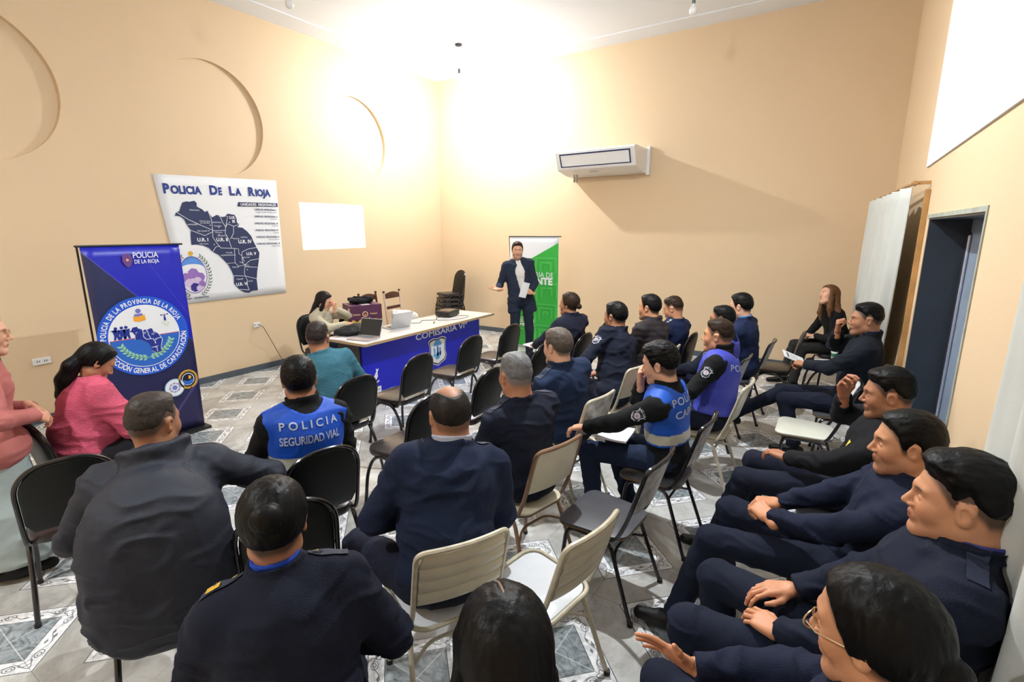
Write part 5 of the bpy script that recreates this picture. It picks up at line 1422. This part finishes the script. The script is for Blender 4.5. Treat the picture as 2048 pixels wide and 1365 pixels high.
# standing speaker: faces the audience, right arm out, papers in the left hand
pp('speaker','man in a navy suit and open white collar standing and speaking with papers in hand',-4.02,6.56,-48,(-4.05,6.50,1.83),stand=True,hs=1.02,shrug=-.018,kind='suit',top=('suit_navy','232c40'),pants=('suit_trousers','1d2636'),w=1.12,near=1.15,skin='c',hair='short',hairc=DKBR,hrot=(-6,4,0),stubble=.35,
   armR=((.37,.20,1.15),(.25,-.6,-1),'open',(.85,.5,.12),(-.2,.25,1)),armL=((-.10,.25,1.10),(-.7,-.4,-1),'hold',(.75,.3,.25),(.2,-.9,.0)),
   legL=((-.12,.03,.50),(-.13,-.02,.09),(-.25,1,0)),legR=((.11,.05,.50),(.13,.05,.09),(.3,1,0)))
pp('desk_woman','young woman with long dark hair in a cream jumper sitting behind the desk',-5.72,4.22,20,(-5.66,4.24,1.22),sex='f',kind='sweater',top=('cream_jumper','c9c0a8',.9,0,True),hair='long',hairc=(.016,.011,.012),skin='c',near=MID,hrot=(14,22,0),w=.9,hs=1.0,
   armR=((.05,.42,.82),(1,-.5,-.3),'relax',(0,1,-.1),(0,0,-1)),armL=((-.02,.20,1.0),(-1,.1,-.6),'fist',(.1,.1,1),(0,-1,0)))
pp('teal','man with dark faded hair in a teal ribbed jumper seen from behind near the desk',-3.34,2.55,158,(-3.45,2.50,1.29),kind='sweater',top=('teal_jumper','3d6f80',.9,0,True),hair='fade',hairc=(.03,.022,.02),skin='b',hrot=(-34,0,0),w=1.10,near=MID,pants=GP)
pp('vest','man in a blue road police vest over a black jacket seen from behind',-2.43,1.60,158,(-2.45,1.63,1.32),kind='jacket',top=BJ,vest='0f49b4',vstripe=(.185,.25),vz=.15,vtext=[('P O L I C I A',.095,.058,.30,1.0),('SEGURIDAD VIAL',.015,.062,.31,1.0)],hair='short',skin='b',hrot=(-14,0,0),w=1.12,thick=.016,collar=.045,copen=.0,pants=NP)
pp('pink','woman with a long dark ponytail in a pink ribbed jumper looking down at her lap',-4.08,1.12,92,(-4.14,1.26,1.27),sex='f',kind='sweater',top=('pink_jumper','c9566f',.9,0,True),hair='longpony',skin='b',hrot=(-8,38,0),w=1.22,belly=.05,pants=('grey_trousers','2b2b30'),sl=1.25,
   armR=((.06,.34,.72),(1,-.3,-.6),'hold',(-.3,.8,.3),(-.3,0,-1)),armL=((-.06,.33,.72),(-1,-.3,-.6),'hold',(.3,.8,.3),(.3,0,-1)))
pp('stand_woman','woman in a dusty pink cardigan and long pale skirt standing at the left edge',-3.98,.64,84,(-4.02,.74,1.57),sex='f',stand=True,kind='jacket',top=('dusty_pink_cardigan','b96f69',.9),hair='wavy',hairc=BRN,skin='c',skirt=True,extra=[el((0,.01,.80),(.205,.18,.15),.04)],pants=('pale_blue_skirt','a9b6b6'),glasses=True,w=1.0,hrot=(-10,6,0),collar=0,
   armR=((.10,.22,.96),(1,-.6,-.2),'relax',(-.5,.6,-.5),(-.6,0,-.6)),armL=((-.08,.24,.96),(-1,-.6,-.2),'relax',(.6,.5,-.5),(.5,0,-.6)))
pp('hood','broad man in a dark navy hooded jacket seen from behind at the lower left',-2.30,.82,152,(-2.45,.91,1.31),kind='hoodie',top=('dark_hooded_jacket','1d2230',.6,0,False,False,.4),extra=[el((0,-.12,.86),(.23,.14,.22),.12),el((.09,-.19,.68),(.17,.13,.30),.12),el((-.09,-.19,.68),(.17,.13,.30),.12),el((0,-.17,.52),(.25,.15,.16),.10)],hair='fade',hairc=(.045,.035,.03),skin='b',hrot=(-38,4,0),w=1.28,belly=.03,sl=1.15,pants=GP,shoe=('brown_shoe','3a2d1e',.5),fold=.011,
   armR=((.30,.33,.78),(1,-.2,-.3),'relax',(-.2,1,-.1),(0,0,-1)),armL=((-.12,.28,.70),(-1,-.3,-.5),'relax',(.4,.85,-.1),(0,0,-1)))
pp('bun','woman with dark hair in a bun and navy uniform with gold shoulder bars, lower left',-1.13,.66,146,(-1.27,.72,1.31),sex='f',kind='jacket',top=DN,hair='bun',skin='b',hrot=(-4,16,0),w=1.12,sl=1.1,strap={'L':'bar','R':'button'},collar=.03,inner=('blue_lanyard','1a3fa8',0),eyes=False)
pp('bald','balding man in a dark navy shirt with white-trimmed collar seen from behind',-1.31,1.46,140,(-1.40,1.66,1.32),kind='jacket',top=('navy_knit_shirt','101c36',.9),hair='bald',hairc=(.02,.016,.014),skin='b',hrot=(6,0,0),w=1.32,belly=.05,neck=1.18,sl=1.15,strap={'R':'plain'},stripe3=True,inner=('pale_collar_trim','b9bfd0',0),collar=.015,hs=1.10,
   legL=((-.34,.34,.52),(-.30,.34,.10),(-.3,1,0)))
pp('gray','man with short grey hair in a dark navy jacket seen from behind',-1.44,2.36,160,(-1.47,2.33,1.32),kind='jacket',top=NJ,hair='fade',hairc=GREY,skin='b',hrot=(-6,2,0),w=1.16,neck=1.1,collar=.02,near=1.1,strap={'L':'plain','R':'plain'})
pp('brown','man with brown hair in a mid blue jacket seen from behind',-1.57,3.20,156,(-1.60,3.10,1.32),kind='jacket',top=BLJ,hair='short',hairc=BRG,skin='c',hrot=(10,4,0),w=1.10,near=MID,collar=.03,strap={'L':'plain'})
pp('pony','woman with dark hair tied in a low ponytail in a navy jacket with sleeve crest',-2.52,5.02,158,(-2.42,4.95,1.33),sex='f',kind='jacket',top=('dark_slate_jacket','1a1d30'),hair='lowbun',hairc=DKBR,skin='b',hrot=(22,0,0),near=FAR,w=1.08,sl=1.1,crest='L',pdir=-.2,
   armL=((-.20,.26,.70),(-1,-.3,-.6),'relax',(.3,.9,-.1),(0,0,-1)))
pp('stars','man with dark side-parted hair and two silver stars on his shoulder strap',-1.60,4.12,160,(-1.66,4.36,1.35),kind='jacket',top=NJ,hair='short',skin='b',hrot=(6,2,0),near=MID,w=1.15,strap={'L':'stars','R':'stars'},crest='L',pdir=-.2,armL=((-.20,.26,.74),(-1,-.3,-.5),'relax',(.3,.9,-.1),(0,0,-1)))
pp('brownj','man in a quilted brown-black jacket in the row by the far wall',-1.55,4.93,164,(-1.54,4.98,1.36),kind='jacket',top=('quilted_brown_jacket','2c2629',.6),puff=True,hair='short',skin='a',hrot=(8,0,0),near=FAR,w=1.12,collar=.035)
pp('star2','man with silver shoulder stars and faded haircut next to the far wall',-1.52,5.66,162,(-1.47,5.62,1.27),kind='jacket',top=('navy_blue_shirt','18264a'),hair='fade',hairc=DKBR,skin='a',hrot=(16,16,0),near=FAR,w=1.1,strap={'L':'stars','R':'stars'})
pp('vest2','man in a bright blue vest with black sleeves resting his chin on his hand',-.84,3.10,179,(-.86,3.06,1.31),kind='jacket',top=BJ,vest='1450b8',vstripe=(.15,.215),vz=.13,vtext=[('POLICIA',.10,.065,.30,1.1),('CAPITAL',.02,.065,.28,1.0)],hair='spiky',thick=.018,skin='c',hrot=(0,12,-6),crest='L',pdir=.2,near=1.1,pants=('dark_blue_jeans','16243f'),
   armL=((-.20,.52,.68),(-1,-.2,-.2),'relax',(.1,1,-.25),(0,0,-1)),armR=((.0,.15,1.03),(1,.1,-.9),'fist',(-.12,-.02,1),(0,-1,.1)),
   legL=((-.16,.43,.54),(-.18,.36,.10),(-.1,1,0)),legR=((.16,.38,.52),(.10,.22,.10),(.1,1,0)))
pp('purple1','man in a violet-blue vest with a black neck warmer and sleeve crest',-.75,4.02,180,(-.72,4.12,1.31),kind='jacket',top=BJ,vest='3d46ae',vz=.02,vtext=[('POLICIA',.07,.07,.32,1.1)],hair='fade',hairc=DKBR,skin='a',hrot=(-4,2,0),crest='L',pdir=.1,inner=('black_neck_warmer','0d0c10',1),near=MID,w=1.12,
   armL=((-.15,.28,.72),(-1,-.3,-.5),'relax',(.3,.9,-.1),(0,0,-1)))
pp('purple2','man in a violet-blue vest mostly hidden behind the man with the neck warmer',-.88,4.88,172,(-.83,4.88,1.31),kind='jacket',top=NJ,vest='3d46ae',vz=.02,hair='fade',hairc=BLACK,skin='b',hrot=(4,0,0),crest='L',near=FAR,armL=((-.18,.28,.70),(-1,-.3,-.5),'relax',(.3,.9,-.1),(0,0,-1)))
pp('lb','young man with light blue shirt collar under a navy jacket by the far wall',-.76,5.72,172,(-.79,5.66,1.34),kind='jacket',top=('navy_blue_shirt','18264a'),hair='short',thick=.017,skin='c',hrot=(-4,6,0),near=FAR,w=1.08,inner=('light_blue_collar','6f9fd8',0))
pp('blackw','woman with auburn hair in a black jumper leaning her head in the far right corner',.08,7.42,204,(-.03,7.22,1.33),sex='f',kind='sweater',top=('black_jumper','0e0e10',.9,0,True),hair='wavy',hairc=(.13,.055,.02),skin='c',hrot=(6,-14,24),near=FAR,pants=('dark_grey_trousers','2a2a2a'),inner=('white_shirt_collar','d9d6d0',0),
   legL=((-.14,.42,.53),(-.18,.50,.10),(0,1,0)),legR=((.10,.42,.53),(.10,.52,.10),(0,1,0)),armL=((-.10,.28,.69),(-1,-.3,-.3),'relax',(.5,.8,0),(0,0,-1)))
pp('mouth','man in a black-navy jacket holding his fist to his mouth beside the curtain',.17,5.02,176,(.255,4.96,1.40),kind='jacket',top=('black_navy_jacket','0a141f'),hair='fade',thick=.016,skin='b',hrot=(10,2,0),near=1.2,w=1.12,sl=1.1,badge=(-.08,.60,'gold_square'),inner=('dark_shirt_collar','20263c',0),
   armR=((.05,.10,1.14),(1,.2,-.8),'fist',(-.15,.05,1),(0,-1,.1)),armL=((-.08,.30,.84),(-1,-.4,-.3),'hold',(.5,.8,0),(.2,0,-1)),
   legL=((-.10,.42,.50),(-.14,.30,.10),(-.1,1,0)),legR=((.10,.46,.52),(.02,.87,.23),(0,.8,.5)))
pp('handr','man in a black jacket raising an open hand beside his cheek in the wall row',.16,3.20,180,(.30,3.12,1.29),kind='jacket',top=('black_navy_jacket2','0a0b12'),hair='fade',thick=.02,skin='b',hrot=(0,6,0),near=1.1,w=1.15,collar=.035,badge=(-.1,.66,'gold_square'),sl=1.1,
   armR=((.11,.04,1.07),(1,.2,-.8),'claw',(-.15,.15,1),(-.6,-.6,.2)),armL=((-.05,.33,.68),(-1,-.4,-.3),'relax',(.6,.8,0),(0,0,-1)),
   legL=((-.14,.48,.55),(-.16,.62,.10),(0,1,0)),legR=((.14,.46,.55),(.14,.46,.10),(0,1,0)))
pp('m23','young man in a navy uniform shirt sitting with clasped hands in the wall row',.17,2.45,178,(.31,2.38,1.30),kind='jacket',top=('uniform_navy','111a33'),hair='short',skin='a',hrot=(6,4,0),near=1.0,w=1.12,pants=('navy_uniform_trousers','0f172c'),stubble=.3,
   armR=((.03,.38,.67),(1,-.4,-.6),'hold',(-.5,.85,0),(.2,0,-1)),armL=((-.09,.38,.69),(-1,-.4,-.6),'hold',(.75,.6,.1),(.3,-.2,-.9)),
   legL=((-.15,.52,.55),(-.20,.66,.10),(-.1,1,0)),legR=((.16,.50,.56),(.12,.52,.10),(0,1,0)))
pp('m24','large young man with thick black fringe in a navy jacket nearest the right wall',.22,1.80,174,(.375,1.82,1.35),kind='jacket',top=('navy_coat','0f172c'),hair='fade',thick=.026,skin='a',hrot=(2,0,0),near=.95,w=1.3,neck=1.15,jaw=1.06,stubble=.1,sl=1.15,collar=.03,inner=('violet_collar','40408a',0),pants=('navy_uniform_trousers','0f172c'),strap={'L':'plain'},hs=1.10,
   armL=((-.15,.24,.68),(-1,-.4,-.6),'relax',(.5,.85,-.1),(.1,-.3,-1)),
   legL=((-.15,.52,.56),(-.15,.46,.10),(0,1,0)),legR=((.18,.52,.56),(.16,.46,.10),(0,1,0)))
pp('glas','woman with black tied hair and gold glasses in a navy uniform, lower right corner',.09,1.15,168,(.155,1.18,1.29),sex='f',kind='jacket',top=('uniform_navy','111a33'),hair='lowbun',skin='a',hs=1.13,hrot=(-10,10,0),near=.95,glasses=True,w=1.05,inner=('violet_collar','40408a',0),pants=('navy_uniform_trousers','0f172c'),
   armR=((.13,.36,.72),(1,-.3,-.3),'open',(-.3,.9,.35),(-.7,.1,-.3)),legR=((.16,.46,.56),(.14,.44,.10),(0,1,0)),legL=((-.14,.46,.56),(-.14,.44,.10),(0,1,0)))
pp('longh','woman with long straight centre-parted black hair seen from behind at the bottom',-.38,.60,136,(-.47,.70,1.30),sex='f',kind='jacket',top=BJ,hair='long',thick=.016,skin='b',hrot=(0,14,0),near=.95,eyes=False)

# ---- things held or lying about
M_PAP=mat('white_paper',(.80,.80,.82),.6); M_INK=mat('print_ink_grey',(.12,.12,.14),.6)
def wpt(k,p): return P_[k]['M']@Vector(p)
def paper_item(name,k,loc_,size,rot,label,cat='paper',m=None,thick=.004,ink=0,curl=0,world=False):
    nu=8; V=[];F=[]
    for kk in (0,1):
        for j in range(nu+1):
            for i in range(nu+1):
                u=i/nu-.5; v=j/nu-.5; V.append((u*size[0],v*size[1],kk*thick+curl*(u*u*4)+.4*curl*math.sin(5*v)))
    n1=(nu+1)**2
    for kk in (0,1):
        for j in range(nu):
            for i in range(nu): a=kk*n1+j*(nu+1)+i; F.append((a,a+1,a+nu+2,a+nu+1))
    bd=[i for i in range(nu+1)]+[j*(nu+1)+nu for j in range(1,nu+1)]+[nu*(nu+1)+i for i in range(nu-1,-1,-1)]+[j*(nu+1) for j in range(nu-1,0,-1)]
    for i in range(len(bd)): a=bd[i];b_=bd[(i+1)%len(bd)]; F.append((a,b_,b_+n1,a+n1))
    g=G(); g.add(V,F); o=g.build(name,m or M_PAP)
    if world: o.location=loc_; o.rotation_euler=[math.radians(r) for r in rot]
    else:
        o.matrix_world=P_[k]['M']@Matrix.Translation(loc_)@Matrix.Rotation(math.radians(rot[2]),4,'Z')@Matrix.Rotation(math.radians(rot[1]),4,'Y')@Matrix.Rotation(math.radians(rot[0]),4,'X')
    tag(o,label,cat)
    if ink:
        art=Art(lambda u,v,w:Vector((u,v,thick+curl*((u/size[0])**2*4)+.0015+w)))
        art.poly([(-size[0]*.36,size[1]*.27),(size[0]*.30,size[1]*.27),(size[0]*.30,size[1]*.37),(-size[0]*.36,size[1]*.37)],M_INK,1)
        if ink>1:
            for i in range(6): art.line([(-size[0]*.36,size[1]*(.18-.07*i)),(size[0]*(.34-.05*(i%3)),size[1]*(.18-.07*i))],.003,M_INK,1)
        art.build('print',o)
    return o
paper_item('folded_papers','speaker',(.015,.335,1.145),(.11,.23,0),(78,-14,8),"folded white papers in the speaker's left hand",curl=.006,ink=2)
paper_item('notebook','vest2',(-.06,.28,.655),(.30,.20,0),(0,4,8),"open white notebook on the lap of the man in the bright blue vest",'notebook',thick=.012,curl=.004)
paper_item('notepad','mouth',(.0,.40,.87),(.12,.19,0),(24,-18,20),'small white notepad in the hand of the man with the yellow chest badge','notepad',thick=.006,ink=2)
paper_item('paper_sheets','pony',(-.12,.30,.67),(.22,.30,0),(4,0,10),'white sheets lying on the ponytail woman lap','paper',thick=.008)
paper_item('paper_sheet','blackw',(-.02,.26,.68),(.25,.16,0),(2,0,10),'white sheet on the lap of the woman in the black jumper','paper')
paper_item('notebook',None,(.02,6.66,.484),(.30,.20,0),(0,0,96),'white notebook lying on the black chair seat by the curtain','notebook',thick=.016,world=True)
cp=empty('paper_cup',(.10,6.88,.484)); tag(cp,'small white and green paper cup with straw on the black chair seat','cup')
G().lathe([(.026,0),(.036,.10),(.039,.102),(.036,.106)],(0,0,0),20).build('cup',mat('white_cup_card',(.75,.77,.75),.5),cp)
G().lathe([(.0325,.045),(.0358,.085)],(0,0,0),20).build('sleeve_print',mat('dark_green_print',(.02,.16,.08),.5),cp)
G().tube([(0,.01,.08),(-.02,.0,.16)],.003,6).build('straw',mat('white_straw',(.8,.8,.8),.4),cp)
# jacket on the box, white bag behind, black bag on the desk
def blob(name,prims,h,m,label,cat,loc_,rz=0,fold=.01,fs=12):
    V,Q=sdf_mesh(prims,h); V=folds(V,Q,fold,fs,5); V=relax(V,Q,1,.4); o=np_mesh(name,V,Q,m); o.location=loc_; o.rotation_euler=(0,0,rz); tag(o,label,cat); return o
blob('folded_jacket',[el((0,0,.04),(.15,.17,.045),.02),el((.03,.08,.055),(.10,.09,.045),.02),rc((-.10,-.12,.05),(.10,.10,.07),.035,.03,.03)],.009,cloth('dark_purple_cloth','120e18'),'crumpled dark jacket on top of the cardboard box','jacket',(-5.60,4.80,1.012),-.4,.012,14)
blob('white_bag',[el((0,0,.12),(.18,.22,.13),.03),rc((-.05,-.16,.20),(.05,.20,.10),.08,.09,.04)],.010,mat('white_plastic_bag',(.78,.76,.78),.4),'crumpled white bag on the wooden chair beside the box','bag',(-5.98,6.02,.462),.2,.018,12)
bb=blob('black_bag',[el((0,0,.05),(.16,.22,.055),.03),el((.05,.05,.07),(.11,.16,.05),.03),rc((-.12,-.18,.05),(.10,.18,.08),.04,.045,.04)],.009,cloth('black_bag_cloth','17191c',.7),'black soft bag lying on the near end of the desk','bag',(-4.98,4.10,.752),.5,.012,11)
# far lamps cast; window of the far corner etc. are outside the view
print('OBJECTS',len(bpy.data.objects),'VERTS',sum(len(o.data.vertices) for o in bpy.data.objects if o.type=='MESH'))
